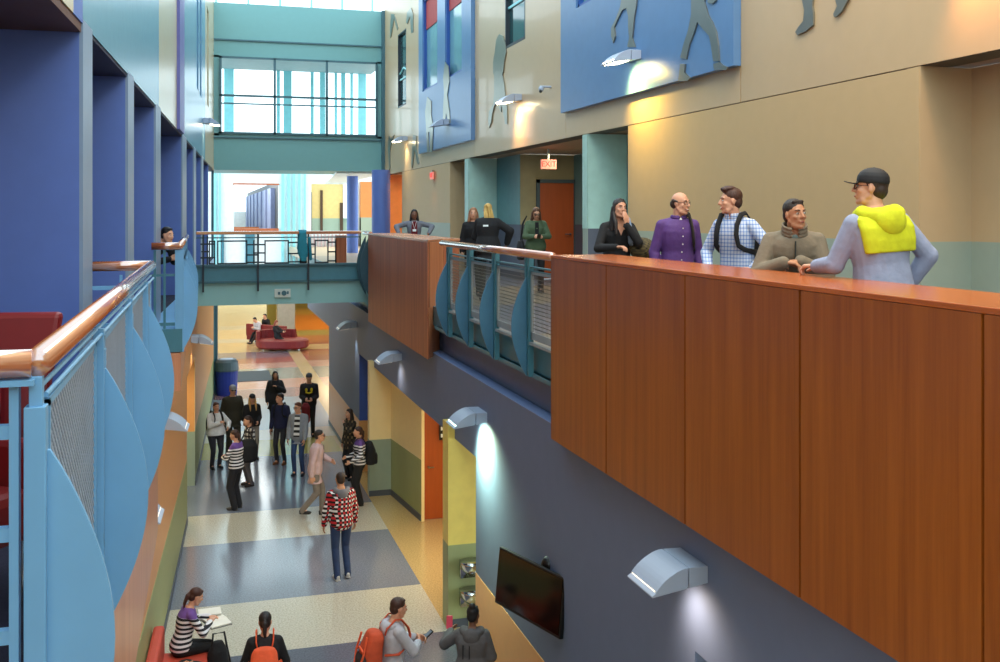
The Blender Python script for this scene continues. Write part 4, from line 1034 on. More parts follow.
    for sd in (1, -1):
        c = MB(); f = an[sd]+V((0, 0, -.085*s)); fw = V((.12*sd, 1, 0)).normalized(); Rf = Matrix.Rotation(-.12*sd, 3, 'Z')
        c.ell(f+fw*.06+V((0, 0, .032)), (.044, .125, .036), Rf, 14, 8); c.ell(f-fw*.02+V((0, 0, .055)), (.038, .055, .05), Rf, 12, 8)
        c.boxr(f+fw*.045+V((0, 0, .008)), (.078, .22, .016), Rf)
        c.build('shoe', mat('shoe_%d_%d_%d' % shoe, shoe, .6), root, vox=max(vox, .012), sm=1)
    if top:
        c = MB(); g = .016*bulk
        lo = [(hem, (.165 if hem < -.2 else .16), .12)] if hem < -.14 else []
        rows = lo+[(z, rx, ry) for z, rx, ry in TR if z > hem-.01 and z < (.50 if inner is None else .46)]
        if inner is None: rows += [(.505, .074, .062)]
        c.loft([ring(z, rx, ry, grow=g*(1.25 if z < .1 else 1)) for z, rx, ry in rows], 20)
        for sd in (1, -1):
            c.cap(ch(sd*.045, -.008, .475), Sh[sd], .042*s+g*.5, .046*s+g*.6, 12); c.cap(Sh[sd], el[sd], .047*s+g*.7, .040*s+g*.8, 12)
            if sleeve > .5: c.cap(el[sd], el[sd].lerp(wr[sd], .97*sleeve), .041*s+g*.9, .030*s+g*.7, 12)
        c.build(topname, top, root, vox=vox, sm=3)
    return dict(root=root, P=P, T=T, ch=ch, hd=hd, Hm=Hm, hs=hs, s=s, wr=wr, el=el, Sh=Sh, an=an, kn=kn, W=W, F=F, vox=vox, fat=fat, bulk=bulk, Rw=Rw)

def part(I, mb, name, m_, **k): return mb.build(name, m_, I['root'], **k)
def collar(I, m_, name='collar', h=.03, r=.075, open_=.25):
    c = MB(); ch = I['ch']; n = 20; P = []
    for k in range(n+1):
        a = PI/2+open_+(2*PI-2*open_)*k/n; P.append(ch(math.cos(a)*r, math.sin(a)*r*.9+.008, .515))
    for p, q in zip(P[:-1], P[1:]): c.cap(p, q, .014, .014, 8); c.cap(p+I['T']@V((0,0,h)), q+I['T']@V((0,0,h)), .011, .011, 8); c.cap(p+I['T']@V((0,0,h/2)), q+I['T']@V((0,0,h/2)), .013, .013, 8)
    part(I, c, name, m_, vox=I['vox']*.8, sm=1)
def hood(I, m_, name='hood', big=1.):
    c = MB(); ch = I['ch']
    for k in range(-6, 7):
        a = math.radians(k*22); p = ch(math.sin(a)*.10*big, -.03-math.cos(a)*.075*big, .50-.03*abs(math.cos(a))*big)
        c.ell(p, (.048*big, .042*big, .045*big), n=12, m=8)
    c.ell(ch(0, -.115*big, .44), (.095*big, .05*big, .085*big), I['T'], 14, 10)
    part(I, c, name, m_, vox=I['vox'], sm=3)
def specs(I, r=.0016, shade=None, name='glasses'):
    hd, hs = I['hd'], I['hs']; c = MB()
    for q in (1, -1):
        P = [hd(.033*q+math.cos(a)*.022, .095-abs(.02*math.cos(a))*(1 if math.cos(a)*q > 0 else 0), .006+math.sin(a)*.016) for a in [2*PI*i/16 for i in range(17)]]
        c.tube(P, r*1.5, 6); c.tube([hd(.054*q, .078, .012), hd(.074*q, .0, .012), hd(.074*q, -.02, .0)], r, 6)
        if shade: c.prism([hd(.033*q+math.cos(a)*.022, .094, .006+math.sin(a)*.017) for a in [2*PI*i/12 for i in range(12)]], I['Hm']@V((0, .004, 0)))
    c.tube([hd(-.012, .098, .01), hd(0, .1, .014), hd(.012, .098, .01)], r, 6)
    part(I, c, name, shade or GLS)
def ballcap(I, m_, brimm=None, name='baseball_cap', tilt=0, back=False):
    hd, hs = I['hd'], I['hs']; c = MB(); R = I['Hm']
    c.loft([(hd(0, -.014, z), R@V((r*.084*hs, 0, 0)), R@V((0, r*.101*hs, 0))) for z, r in ((.030, .97), (.05, 1.0), (.075, .96), (.098, .83), (.116, .62), (.127, .36), (.131, .12))], 20)
    c.ell(hd(0, -.014, .131), (.006, .006, .004), R, 8, 6)
    q = -1 if back else 1
    pts = [hd(math.sin(a)*.078, q*(.07+math.cos(a)*.095), .040-.02*abs(math.sin(a))**2-.008*math.cos(a)) for a in [math.radians(-88+176*i/12) for i in range(13)]]
    c.prism(pts, R@V((0, 0, .007)))
    part(I, c, name, m_, vox=min(I['vox']*.6, .008), sm=1)
def beanie(I, m_):
    hd, hs = I['hd'], I['hs']; c = MB(); R = I['Hm']
    c.loft([(hd(0, -.014, z), R@V((r*.084*hs, 0, 0)), R@V((0, r*.103*hs, 0))) for z, r in ((.03, 1.06), (.06, 1.06), (.09, 1.0), (.118, .8), (.138, .45), (.146, .15))], 20)
    part(I, c, 'knit_hat', m_, vox=.01, sm=1)
def child_of_world(root, mb, name, m_, **k):
    o = mb.build(name, m_, root, **k); R = Matrix.Rotation(-root.rotation_euler[2], 3, 'Z'); o.location = -(R@V(root.location)); o.rotation_euler = (0, 0, -root.rotation_euler[2]); return o
def backpack(I, label, m_, m2=None, sz=(.15, .10, .23), straps=True, name='backpack', straponly=False, accents=None, off=(0, 0, 0)):
    ch, W, T = I['ch'], I['W'], I['T']; d = .10*I['fat']+.03*I['bulk']
    base = W(ch(off[0], -d-sz[1]+off[1], .0+off[2]))
    root = empty(name, base, I['F'], label, 'backpack', 'backpacks')
    Q = lambda x, y, z: W(ch(x+off[0], y+off[1], z+off[2])); Rb = I['Rw']@T
    m2 = m2 or m_
    c = MB(); X = lambda a: Rb@V((a*I['s'], 0, 0)); Y = lambda a: Rb@V((0, a*I['s'], 0))
    cy = -d-sz[1]*.9; z0, z1 = .44-sz[2]*2, .44
    rings = []
    for u, a, bq in ((0,.7,.75),(.04,.95,.95),(.25,1,1),(.6,1,.95),(.85,.9,.8),(.96,.72,.6),(1.,.4,.35)):
        rings.append((Q(0, cy+(.03 if u > .8 else 0), z0+(z1-z0)*u), X(sz[0]*a), Y(sz[1]*bq)))
    c.loft(rings, 20); child_of_world(root, c, 'pack', m_, vox=max(.012, I['vox']), sm=2)
    c = MB(); rings = [(Q(0, cy-sz[1]*.85, z0+(z1-z0)*u), X(sz[0]*.78*a), Y(sz[1]*.42*bq)) for u, a, bq in ((.03,.8,.8),(.08,1,1),(.4,1,1),(.5,.8,.6))]
    c.loft(rings, 16); child_of_world(root, c, 'pocket', m2, vox=max(.012, I['vox']), sm=2)
    if accents:
        c = MB()
        for q in (1, -1): c.tube([Q(sz[0]*.55*q, cy-sz[1]*.72, z1-.04), Q(sz[0]*.7*q, cy-sz[1]*1.02, (z0+z1)/2+.02), Q(sz[0]*.45*q, cy-sz[1]*1.28, z0+.08)], .013, 8)
        c.tube([Q(-sz[0]*.6, cy-sz[1]*.95, z0+.28), Q(0, cy-sz[1]*1.08, z0+.33), Q(sz[0]*.6, cy-sz[1]*.95, z0+.28)], .012, 8)
        child_of_world(root, c, 'trim', accents)
    if straps:
        for q in (1, -1): strap(I, root, q, m_)
    return root
def strap(I, root, q, m_, w=.024, name='strap', cross=False):
    ch, W = I['ch'], I['W']; g = .024*I['bulk']; ft = I['fat']; c = MB(); dz = .012
    P = [(.085,-.10*ft-g,.40), (.10,-.085-g,.47), (.105,-.03,.522+g), (.10,.045,.515+g), (.098,.098*ft+g,.46), (.102,.128*ft+g,.38), (.115,.124*ft+g,.28), (.14*ft,.09,.24), (.155*ft+g,.0,.20), (.12,-.10-g,.18)]
    if cross: P = [(-.10,-.12-g,.10), (.02,-.13-g,.33), (.09,-.085-g,.47), (.105,-.02,.525+g), (.095,.07,.50+g), (.05,.125*ft+g,.38), (-.04,.132*ft+g,.25), (-.12,.115*ft+g,.10), (-.16*ft-g,.03,.0)]
    P = [W(ch(x*q, y, z)) for x, y, z in P]
    c.tube(P, w, 8, flat=(.35, 1.), ref=None)
    child_of_world(root, c, name, m_, smooth=True)
BLK = cloth('black', (22,22,26)); JEANS = cloth('jeans', (48,70,112)); DKP = cloth('dark_trousers', (30,30,38)); 

# ---------------- right gallery, at the counter
G = 4.6
grey_hoodie = cloth('grey_hoodie', (150,158,184)); yel = cloth('yellow_green', (208,214,30))
I = person('man in black cap and yellow-backed grey hoodie, rightmost at the wooden counter', (4.30,5.70,G), 92, 1.84, 'm', 1.02, lean=6, roll=-3,
    lh=(4.06,6.10,5.735), lel=(-.35,-.1,-1), rh=(.26,.10,1.0), rel=(1,-.7,.1), head=(50,-4,0), hair=('buzz',(52,36,28)), top=grey_hoodie, bottom=DKP, vox=.0085, topname='hoodie',
    bulk=1.7, ld=(-.5,1,0), ln=(0,0,-1), lcurl=42, face_detail=True, rcurl=60)
ballcap(I, mat('cap_black', (26,27,32), .7)); specs(I)
c = MB()
def rr(z, rx, ry, y=0): u = I['ch'](0, y, z); return (u, I['T']@V((rx*I['s'],0,0)), I['T']@V((0,ry*I['s'],0)))
c.loft([rr(.245,.183,.05,-.102), rr(.32,.192,.058,-.104), rr(.40,.196,.062,-.095), rr(.46,.19,.07,-.06), rr(.505,.15,.086,-.015), rr(.53,.10,.085,-.0)], 22)
part(I, c, 'yellow_yoke', yel, vox=.009, sm=2)
hood(I, yel, 'hood', 1.2)
c = MB(); c.tube([I['ch'](-.05,.10,.50), I['ch'](-.05,.13,.44), I['ch'](-.06,.14,.40)], .005, 6).tube([I['ch'](.02,.11,.50), I['ch'](.02,.13,.43)], .005, 6); part(I, c, 'drawstring', BLK)

fleece = cloth('brown_fleece', (124,112,94))
I = person('man in grey-brown fleece leaning on the wooden counter with crossed forearms', (4.46,7.03,G), -118, 1.75, 'm', 1.04, lean=23, pelvis=(0,-.03,.88),
    rh=(.09,.37,1.128), lh=(-.03,.33,1.138), rel=(1,-.05,-1.3), lel=(-1,-.05,-1.3), rd=(-1,.15,-.05), ld=(1,.2,-.05), rn=(0,0,-1), ln=(0,0,-1), rcurl=32, lcurl=35,
    head=(30,-2,2), skin=TAN, hair=('short',(44,32,26)), top=fleece, bottom=DKP, vox=.0085, bulk=1.9, topname='fleece_jacket', smile=False)
collar(I, fleece, h=.06, r=.088, open_=.35)
c = MB(); c.tube([I['ch'](0,.135,.50), I['ch'](0,.158,.40), I['ch'](0,.16,.30)], .006, 6); part(I, c, 'zip', mat('zip_dark', (50,60,58), .5))
c = MB(); c.ell(I['ch'](0,.082,.50), (.03,.012,.03), I['T']); part(I, c, 'undershirt', cloth('grey_green', (112,130,126)))

chk = plaid('blue_check', (206,214,232), (130,160,214), (90,120,190), .034, .26)
I = person('young man in a light blue checked shirt with black backpack straps, facing left', (4.74,8.36,G), -152, 1.78, 'm', .95, lean=8, rh=(.18,.22,.98), rel=(1,-.6,-.3), lh=(-.24,.16,1.0), lel=(-1,-.5,-.2),
    head=(-42,2,0), hair=('quiff',(70,40,28)), top=chk, bottom=JEANS, vox=.0085, bulk=1.1, topname='shirt', smile=True, rcurl=25)
collar(I, chk, h=.03, r=.07)
backpack(I, 'black backpack on the man in the light blue checked shirt', BLK)

purp = cloth('purple_shirt', (88,54,122), .7)
I = person('balding man in glasses and purple button shirt, smiling, shoulder bag strap on his left', (4.66,9.46,G), -96, 1.76, 'm', .98, lean=4, rh=(-.0,0,0) and None, head=(36,2,0), hair=('bald',(60,44,36)),
    top=purp, bottom=DKP, vox=.0085, bulk=1.2, topname='shirt', smile=True)
collar(I, purp, h=.018, r=.07); specs(I)
c = MB()
for z in (.42, .34, .26, .18, .10): c.ell(I['ch'](0,.150 if z > .2 else .13,z), (.007,.005,.007))
part(I, c, 'buttons', TEETH)
c = MB(); c.ell(I['ch'](0,.070,.50), (.02,.012,.02), I['T']); part(I, c, 'undershirt', M['white'])
sb = empty('shoulder_bag', I['W']((-.25,-.05,.72)), I['F'], 'dark shoulder bag hanging from the man in the purple shirt', 'bag')
strap(I, sb, -1, cloth('olive_strap', (52,46,38)), .03)
c = MB(); c.ell(I['W']((-.27,-.04,.85)), (.07,.17,.13)); child_of_world(sb, c, 'pouch', cloth('olive_strap', (52,46,38)))

I = person('woman with long dark hair and black v-neck top raising her hand to her mouth', (4.48,10.62,G), -96, 1.72, 'f', 1.05, lean=9, rh=(.1,.36,1.13), rel=(1,-.4,-.8), lh=(-.035,.27,1.37), lel=(-.7,.1,-1),
    head=(10,-2,-5), skin=(206,150,122), hair=('long',(34,24,22)), top=BLK, bottom=BLK, vox=.009, bulk=.8, topname='sweater', ld=(.1,.1,1), ln=(.4,-1,0), lcurl=14, rcurl=30, rn=(0,0,-1), inner=True)
c = MB(); c.prism([I['ch'](-.05,.115,.49), I['ch'](.05,.115,.49), I['ch'](0,.142,.37)], I['T']@V((0,.004,0))); part(I, c, 'neckline', skin_mat((206,150,122)))
c = MB(); c.tube([I['wr'][-1]+V((math.cos(a)*.03, math.sin(a)*.03, -.02)) for a in [2*PI*i/14 for i in range(15)]], .007, 6); part(I, c, 'bracelet', BLK)
sb = empty('shoulder_bag', I['W']((-.30,.1,1.02)), I['F'], 'brown-green patterned shoulder bag on the woman in the black top, grey-blue strap', 'bag')
strap(I, sb, -1, cloth('grey_blue_strap', (130,150,176)), .032)
c = MB(); c.ell(I['W']((-.27,.12,1.10)), (.15,.17,.13), n=18); child_of_world(sb, c, 'pouch', plaid('bag_pattern', (70,60,40), (96,84,52), (44,40,30), .05, .4), vox=.012, sm=3)

# ---------------- right gallery, further back
green = cloth('green_cardigan', (78,98,72))
I = person('woman in green cardigan and glasses looking down at a phone by the orange door', (6.05,18.2,G), -100, 1.66, 'f', 1.12, lean=4, rh=(.03,.27,1.06), lh=(-.05,.27,1.06), rel=(1,-.3,-.7), lel=(-1,-.3,-.7),
    head=(0,20,0), hair=('mid',(92,62,44)), top=green, bottom=BLK, vox=.013, bulk=1.4, hem=-.26, topname='cardigan', rcurl=30, lcurl=30)
specs(I, .003)
c = MB(); c.prism([I['ch'](-.035,.13,.48), I['ch'](.035,.13,.48), I['ch'](.04,.165,.2), I['ch'](-.04,.165,.2)], (0,.006,0)); part(I, c, 'undershirt', BLK)
ph = empty('mobile_phone', I['W']((-.01,.36,1.07)), I['F'], 'dark phone held by the woman in the green cardigan', 'phone', 'phones in hands')
c = MB(); c.boxr((0,0,0), (.07,.13,.012), R3x(35)); c.build('case', M['black'], ph); c = MB(); c.boxr((0,-.006,.007), (.06,.11,.003), R3x(35)); c.build('screen', mat('phone_screen', (120,130,140), .3), ph)
sb = empty('shoulder_bag', I['W']((.27,-.02,.62)), I['F'], 'black handbag hanging beside the woman in the green cardigan', 'bag')
c = MB(); c.loft([(I['W']((.28,-.02,z)), (.06*a,.02,0), (0,.17*a,0)) for z, a in ((.62,.8),(.66,1),(.88,1),(.98,.7))]); child_of_world(sb, c, 'pouch', BLK, vox=.013, sm=1)
c = MB(); c.tube([I['W'](p) for p in ((.27,.1,.95),(.24,.03,1.3),(.17,0,1.44),(.24,-.06,1.3),(.27,-.12,.95))], .012, 6); child_of_world(sb, c, 'strap', BLK)

I = person('person with long blonde dreadlocks in a black jacket, back to the camera behind the railing', (4.75,16.9,G), 72, 1.72, 'f', 1.12, lean=6, head=(10,5,0), hair=('dreads',(202,164,92)), top=BLK, bottom=BLK, vox=.013, bulk=2.4, hem=-.2,
    rh=(.33,.12,.98), rel=(1,-.4,0), lh=(-.1,.3,1.2))
c = MB(); c.boxr(I['ch'](-.03,-.165,.36), (.09,.012,.03), I['T']); part(I, c, 'back_logo', M['white'])
person('woman with light brown hair half hidden behind the person in the black jacket', (4.72,17.75,G), -105, 1.64, 'f', 1.0, hair=('mid',(150,104,70)), top=BLK, bottom=BLK, vox=.014, bulk=1.4)
gj = cloth('grey_jacket', (112,116,128))
I = person('person in grey jacket and dark red shirt with lanyard behind the far wooden parapet', (4.55,22.2,G), -100, 1.62, 'f', 1.02, skin=BROWN, hair=('mid',(24,18,18)), top=gj, bottom=DKP, vox=.014, bulk=1.6, rh=(.34,.18,1.05), lh=(-.32,.16,1.05), rel=(1,-.2,0), lel=(-1,-.2,0))
c = MB(); c.prism([I['ch'](-.06,.125,.49), I['ch'](.06,.125,.49), I['ch'](.08,.155,.1), I['ch'](-.08,.155,.1)], (0,.008,0)); part(I, c, 'undershirt', cloth('dark_red', (110,20,30)))
c = MB(); c.boxr(I['ch'](0,.175,.28), (.08,.008,.05), I['T']); c.tube([I['ch'](-.05,.13,.49), I['ch'](0,.175,.31), I['ch'](.05,.13,.49)], .006, 6); part(I, c, 'lanyard', M['white'])
# left gallery
I = person('person in black with dark hair leaning over the further left balcony rail', (-.80,15.60,G), -42, 1.70, 'm', 1.0, lean=68, pelvis=(0,-.05,.90), head=(0,5,0), hair=('short',(22,18,18)), top=BLK, bottom=DKP, vox=.013, bulk=1.3,
    rh=(.1,.62,.85), lh=(-.1,.62,.85))

# ---------------- ground floor
def stripe_top(n, top=(110,76,150), zt=1.27, per=.062): return stripes(n, (232,230,234), (24,24,36), per, top, zt)
I = person('woman in white hoodie with dark backpack straps standing at the left of the hall group', (.36,25.3,0), -68, 1.62, 'f', 1.25, hair=('pony',(84,44,34)), top=cloth('white_hoodie', (236,236,240)), bottom=cloth('charcoal', (46,46,56)), vox=.014, bulk=1.8,
    rh=(.02,.24,1.12), rel=(1,-.2,-.8), lh=(-.22,.22,.98), lel=(-1,-.2,-.8), topname='hoodie', shoe=(20,20,22))
backpack(I, 'dark backpack of the woman in the white hoodie, mostly hidden', BLK)
I = person('tall man in olive brown jacket, sunglasses and grey-white cap, left in the group', (.78,26.4,0), -75, 1.84, 'm', 1.08, hair=('short',(50,40,34)), top=cloth('olive_jacket', (58,54,40)), bottom=cloth('olive_trousers', (58,54,44)), vox=.014, bulk=2.2, hem=-.2, flare=1.2)
ballcap(I, mat('cap_grey', (150,150,152), .7)); specs(I, .004, GLS, 'sunglasses')
I = person('woman with long blonde hair, black cap and black jacket in the group', (1.24,26.0,0), -80, 1.66, 'f', 1.05, hair=('long',(206,156,88)), top=BLK, bottom=cloth('pale_trousers', (150,140,130)), vox=.014, bulk=1.8, lh=(-.1,.22,.95), rh=(.12,.22,.95))
ballcap(I, mat('cap_black', (26,27,32), .7))
I = person('woman in black and white plaid shirt facing left behind the left striped top', (1.06,23.5,0), 200, 1.60, 'f', .95, hair=('pony',(52,32,26)), top=plaid('bw_plaid', (200,196,190), (70,66,70), (16,16,18), .10, .45), bottom=cloth('grey_trousers', (86,84,92)), vox=.014, bulk=1.4, hem=-.2,
    topname='shirt', head=(0,8,0), shoe=(30,16,16))
sb = empty('shoulder_bag', (1.05,23.25,.55), 0, 'big black shoulder bag between the striped-top woman and the plaid shirt', 'bag')
c = MB(); c.loft([((1.02,23.1,z),(.2*a,0,0),(0,.12*a,0)) for z, a in ((.62,.7),(.68,1),(.98,1),(1.12,.6))]); child_of_world(sb, c, 'pouch', BLK, vox=.014, sm=1)
c = MB(); c.tube([(1.15,23.1,1.05),(1.0,23.3,1.35),(.85,23.1,1.05)], .02, 6); child_of_world(sb, c, 'strap', BLK)
I = person('woman in purple and striped top and black trousers, nearest of the left group', (.72,21.7,0), 148, 1.68, 'f', 1.05, hair=('pony',(64,36,28)), top=stripe_top('stripe_a'), bottom=DKP, vox=.013, bulk=.9, topname='sweater', flare=1.25, head=(5,8,0),
    rh=(.12,.28,1.05), lh=(-.05,.28,1.05), rel=(1,-.5,-.5), lel=(-1,-.5,-.5), shoe=(70,66,64))
I = person('woman in long black coat with long dark hair at the back of the group', (2.02,29.2,0), -85, 1.72, 'f', 1.1, hair=('long',(20,16,16)), top=BLK, bottom=BLK, vox=.015, bulk=2.2, hem=-.3, skin=TAN, lh=(-.03,.2,1.25), lel=(-1,0,-1), shoe=(120,72,36))
I = person('man in navy sweater with black backpack looking left, centre of the group', (1.88,25.3,0), -118, 1.76, 'm', .95, hair=('short',(36,24,20)), top=cloth('navy_sweater', (26,32,66)), bottom=cloth('dark_grey_jeans', (44,46,54)), vox=.013, bulk=1.1, head=(-35,0,0), topname='sweater', shoe=(112,66,36), flare=.9)
backpack(I, 'black backpack on the man in the navy sweater', BLK)
I = person('man in light grey open jacket and striped shirt with blue jeans, beside the navy sweater', (2.20,24.1,0), -112, 1.74, 'm', .95, hair=('short',(92,50,32)), top=cloth('light_grey_jacket', (136,142,152)), bottom=JEANS, vox=.013, bulk=1.8, head=(-25,3,0), lh=(-.2,.2,.85), shoe=(26,34,50), hem=-.18, flare=.9)
specs(I, .003)
c = MB(); c.prism([I['ch'](-.07,.12,.49), I['ch'](.05,.12,.49), I['ch'](.07,.165,0), I['ch'](-.07,.165,0)], (0,.01,0)); part(I, c, 'undershirt', stripes('stripe_b', (220,220,220), (24,24,28), .12))
I = person('person in black hoodie with grey beanie and yellow chest mark at the back right', (2.86,28.2,0), -98, 1.76, 'm', 1.05, hair=('short',(60,42,30)), top=BLK, bottom=BLK, vox=.014, bulk=2.2, topname='hoodie', rh=(.1,.22,1.05), lh=(-.1,.22,1.05), hem=-.16)
beanie(I, cloth('beanie_grey', (72,72,76)))
c = MB(); c.ell(I['ch'](.07,.158,.36), (.035,.02,.05), I['T']); c.ell(I['ch'](-.07,.158,.36), (.035,.02,.05), I['T']); c.tube([I['ch'](.09,.165,.30), I['ch'](0,.178,.27), I['ch'](-.09,.165,.30)], .022, 8); part(I, c, 'yellow_emblem', cloth('emblem_yellow', (206,186,30)))
rb = empty('shoulder_bag', (2.70,27.6,.3), 0, 'dark red bag hanging beside the person in the black hoodie', 'bag')
c = MB(); c.loft([((2.72,27.75,z),(.12*a,0,0),(0,.1*a,0)) for z, a in ((.45,.7),(.52,1),(.9,1),(1.0,.5))]); child_of_world(rb, c, 'pouch', cloth('dark_red', (110,20,30)), vox=.014, sm=1)
pink = cloth('pink_blazer', (206,176,178))
I = person('man in pink blazer and sunglasses walking to the right in grey trousers', (2.22,20.75,0), -8, 1.78, 'm', .98, lean=6, hair=('short',(34,24,20)), top=pink, bottom=cloth('grey_slacks', (128,118,110)), vox=.013, bulk=1.8, hem=-.26, topname='blazer',
    rf=(.12,-.24,.17), lf=(-.1,.14,.085), rh=(.24,-.06,.82), lh=(-.22,.30,1.06), lel=(-1,-.4,-.6), shoe=(20,16,18))
specs(I, .004, GLS, 'sunglasses')
c = MB(); c.prism([I['ch'](-.045,.12,.49), I['ch'](.045,.12,.49), I['ch'](.05,.16,.1), I['ch'](-.05,.16,.1)], I['T']@V((0,.008,0))); part(I, c, 'undershirt', cloth('plum', (58,34,52)))
redp = plaid('red_plaid', (190,30,40), (24,14,18), (226,222,222), .075, .46)
I = person('man in red black and white plaid shirt and jeans walking away down the hall', (2.27,17.15,0), 98, 1.80, 'm', 1.04, lean=2, hair=('buzz',(48,32,24)), skin=TAN, top=redp, bottom=cloth('dark_jeans', (40,58,96)), vox=.012, bulk=1.7, topname='shirt', hem=-.14, rf=(.09,-.08,.10), lf=(-.10,-.12,.085),
    rh=(.27,.1,.86), lh=(-.27,.1,.86), rel=(1,-.7,0), lel=(-1,-.7,0), shoe=(196,196,196))
hood(I, cloth('grey_hood', (110,108,114)), 'hood', 1.0)
I = person('woman in purple and striped top with black backpack by the right wall', (3.20,21.3,0), 178, 1.68, 'f', 1.05, hair=('pony',(58,34,28)), top=stripe_top('stripe_c'), bottom=BLK, vox=.013, bulk=.9, topname='sweater', flare=1.3, rh=(.05,.26,1.0), lh=(-.2,.2,.95), shoe=(70,66,64))
backpack(I, 'large black backpack on the striped-top woman by the right wall', BLK, sz=(.17,.12,.25))
I = person('woman in dark patterned shirt standing behind the striped-top woman at the right wall', (3.30,23.4,0), -150, 1.66, 'f', .95, hair=('mid',(40,26,22)), top=plaid('dark_pattern', (60,50,40), (28,26,24), (130,110,80), .12, .4), bottom=BLK, vox=.014, bulk=1.3, hem=-.2, lh=(-.05,.2,1.3), lel=(-1,0,-1))
I = person('person in dark blue jacket half hidden behind the left wall edge', (-.46,22.55,0), -20, 1.70, 'm', 1.1, hair=('short',(40,30,26)), top=cloth('navy_jacket', (28,48,92)), bottom=cloth('navy_jacket', (28,48,92)), vox=.015, bulk=2.)
# seated reader
sx, sy = -.17, 14.0
I = person('woman seated on the coral bench reading an open book, purple and striped sweater', (-.22,13.72,0), 15, 1.66, 'f', 1.02, lean=14, pelvis=(0,-.02,.55), rf=(.08,.44,.085), lf=(-.10,.50,.085), rh=(.07,.34,.80), lh=(-.12,.38,.80),
    rel=(1,-.5,-.6), lel=(-1,-.5,-.6), knee=(0,.4,1), head=(0,24,0), hair=('pony',(66,36,28)), top=stripe_top('stripe_d', zt=.93, per=.058), bottom=BLK, vox=.011, bulk=1.0, topname='sweater', hem=-.06, shoe=(190,190,200), flare=.85, ln=(.3,0,-1), rn=(-.3,0,-1))
bk = empty('open_book', I['W']((-.02,.44,.76)), I['F']+.1, 'open book with white pages on the seated woman\'s lap', 'book', 'books on the lap')
for q in (1, -1):
    c = MB(); c.boxr((q*.10,0,.012), (.20,.27,.02), R3y(q*5)); c.build('pages', mat('paper', (236,232,220), .8), bk)
c = MB(); c.box(-.205,.205,-.14,.14,-.012,-.004); c.build('cover', M['black'], bk)
nb = empty('notebook', I['W']((-.26,.42,.80)), I['F']-.2, 'white notebook lying open just beyond the book on her lap', 'book', 'books on the lap')
c = MB(); c.box(-.12,.12,-.15,.15,0,.012); c.build('pages', mat('paper', (236,232,220), .8), nb); c = MB(); c.box(-.12,.12,-.15,-.14,.0,.016); c.build('binding', M['steel'], nb)
bg_ = empty('backpack', (.22,13.55,0), .2, 'black backpack with loops standing on the floor by the seated woman\'s knees', 'backpack', 'backpacks')
c = MB(); c.loft([((0,0,z),(.15*a,0,0),(0,.12*a,0)) for z, a in ((0,.8),(.05,1),(.3,1),(.5,.8),(.62,.4))]); c.build('pack', BLK, bg_, vox=.013, sm=1)
c = MB(); c.tube([(-.08,0,.5),(-.06,0,.72),(.08,0,.72),(.12,0,.5),(.17,-.02,.25),(.12,-.05,.05)], .014, 8); c.build('strap', BLK, bg_, smooth=True)
c = MB(); c.cyl((.1,-.12,.05),(.1,-.12,.24),.035); c.build('bottle_pocket', mat('bottle_green', (40,150,110), .3), bg_)
ct = empty('black_coat', (-.22,13.1,.44), 0, 'black coat lying on the coral bench beside the seated woman', 'coat')
c = MB()
for x, y, r in ((-.05,0,.2),(.12,.1,.17),(.2,-.08,.14),(-.15,.12,.13),(.05,.2,.12)): c.ell((x,y,.03), (r,r*.8,.06))
c.build('folds', BLK, ct, vox=.013, sm=2)
c = MB(); c.tube([(.0,.1,.09),(.06,.13,.10),(.1,.1,.09),(.13,.14,.09)], .012, 6); c.build('scarf_tassel', cloth('tassel', (214,150,110)), ct)
# near bottom edge
orange = cloth('orange_pack', (230,92,52))
I = person('person in black with dark hair wearing a bright orange backpack at the bottom edge', (.70,11.75,0), 85, 1.62, 'f', 1.05, lean=6, hair=('pony',(30,22,24)), top=BLK, bottom=BLK, vox=.011, bulk=1.8, head=(0,14,0), rh=(.14,.28,1.0), lh=(-.14,.28,1.0), rel=(.5,-.4,-.9), lel=(-.5,-.4,-.9))
backpack(I, 'bright orange backpack worn by the dark-haired person at the bottom edge', orange, sz=(.17,.11,.24))
I = person('boy in pale grey hoodie holding a phone, facing right at the bottom edge', (2.10,11.55,0), 12, 1.73, 'm', .95, lean=4, head=(0,10,0), hair=('short',(62,36,26)), top=cloth('pale_hoodie', (184,184,192)), bottom=DKP, vox=.010, bulk=1.8, topname='hoodie',
    rh=(.02,.34,1.14), lh=(-.08,.36,1.14), rel=(1,-.4,-.6), lel=(-1,-.4,-.6), rcurl=35, lcurl=35, sleeve=.8)
hood(I, cloth('pale_hoodie', (184,184,192)), 'hood', 1.0)
backpack(I, 'orange and black backpack with curved piping on the boy in the pale hoodie', cloth('rust_orange', (196,78,44)), cloth('dark_pack', (50,44,46)), sz=(.16,.13,.25), accents=orange)
ph = empty('mobile_phone', I['W']((-.03,.47,1.17)), I['F'], 'dark phone held by the boy in the pale hoodie', 'phone', 'phones in hands')
c = MB(); c.boxr((0,0,0), (.07,.14,.012), R3x(35)); c.build('case', M['black'], ph); c = MB(); c.boxr((0,-.006,.007), (.06,.12,.003), R3x(35)); c.build('screen', mat('phone_screen', (120,130,140), .3), ph)
dg = cloth('dark_grey_hoodie', (92,90,92))
I = person('person with dark hair bun in dark grey hooded jacket at the bottom edge', (3.0,11.35,0), 70, 1.58, 'f', 1.15, lean=8, head=(-10,8,0), skin=BROWN, hair=('bun',(20,16,18)), top=dg, bottom=BLK, vox=.011, bulk=2.2, hem=-.2,
    lh=(-.28,.34,1.14), lel=(-1,-.3,-.9), rh=(.16,.25,1.0), rel=(.4,-.3,-1))
hood(I, dg, 'hood', 1.1)
c = MB()
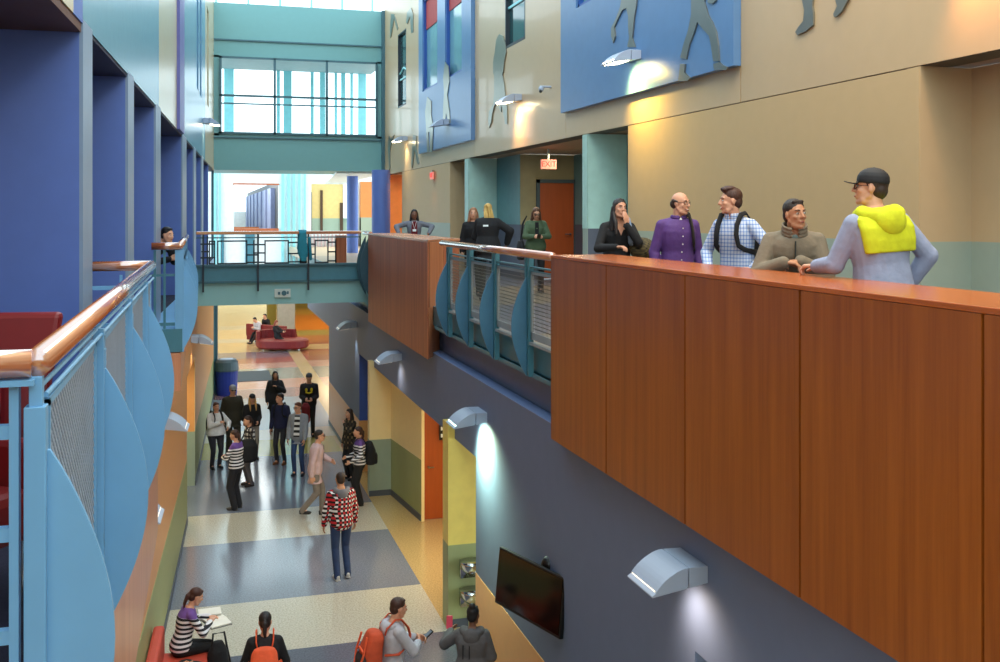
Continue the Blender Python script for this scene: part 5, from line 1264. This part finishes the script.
for x, z in ((-.1,.3),(-.02,.3),(-.1,.22),(-.02,.22)): c.boxr(I['ch'](x,-.165,z), (.012,.01,.08), I['T'])
part(I, c, 'back_tabs', BLK)
ph = empty('mobile_phone', I['W']((-.31,.46,1.20)), I['F'], 'bright pink phone held up by the person with the bun', 'phone', 'phones in hands')
c = MB(); c.boxr((0,0,0), (.075,.02,.15), R3x(-10)); c.build('case', mat('pink_plastic', (240,84,110), .4), ph, bevel=.006); c = MB(); c.boxr((0,.011,0), (.06,.004,.12), R3x(-10)); c.build('screen', M['screen'], ph)
# far lobby sofas
person('person in white shirt bending over a laptop on the far red sofa', (2.75,49.3,0), 215, 1.74, 'm', 1., lean=38, pelvis=(0,-.05,.58), rf=(.1,.55,.085), lf=(-.1,.62,.085), rh=(.05,.45,.72), lh=(-.1,.45,.72), knee=(0,.4,1), head=(0,20,0),
    hair=('short',(24,18,18)), top=cloth('white_shirt', (196,194,204)), bottom=BLK, vox=.018, topname='shirt', bulk=1.5, face_detail=False)
person('person in dark clothes sitting behind the white shirt on the far red sofa', (3.1,49.8,0), 225, 1.74, 'm', 1., lean=25, pelvis=(0,-.05,.6), rf=(.1,.5,.085), lf=(-.1,.5,.085), rh=(.05,.4,.75), lh=(-.1,.4,.75), knee=(0,.4,1),
    hair=('short',(20,16,16)), top=BLK, bottom=BLK, vox=.018, bulk=1.5, face_detail=False)
person('person with reddish hair and black clothes sitting in the nearer red tub sofa', (3.35,46.6,0), -40, 1.66, 'f', 1., lean=-14, pelvis=(0,-.02,.58), rf=(.1,.6,.085), lf=(-.1,.66,.085), rh=(.1,.3,.8), lh=(-.1,.3,.8), knee=(0,.4,1), head=(0,18,0),
    hair=('mid',(140,64,40)), top=BLK, bottom=BLK, vox=.018, shoe=(210,200,200), bulk=1.5, face_detail=False)
# teal coat over the bridge rail
tc = empty('teal_coat', (2.14,22.52,5.0), 0, 'teal coat hanging over the bridge handrail', 'coat')
c = MB(); c.loft([((.02,-.07,.05),(.06,0,0),(0,.02,0)),((0,-.075,.25),(.12,0,0),(0,.03,0)),((-.01,-.075,.5),(.10,0,0),(0,.03,0)),((0,-.06,.68),(.08,0,0),(0,.03,0)),((0,.0,.735),(.10,0,0),(0,.02,0))]); c.loft([((0,.05,.3),(.12,0,0),(0,.02,0)),((0,.055,.68),(.10,0,0),(0,.02,0)),((0,.0,.735),(.10,0,0),(0,.02,0))])
c.build('cloth', cloth('teal_coat', (30,120,140)), tc, vox=.014, sm=1)
c = MB(); c.cap((.14,-.09,.55),(.17,-.09,.1),.035,.03); c.build('sleeve', cloth('teal_coat', (30,120,140)), tc, smooth=True)
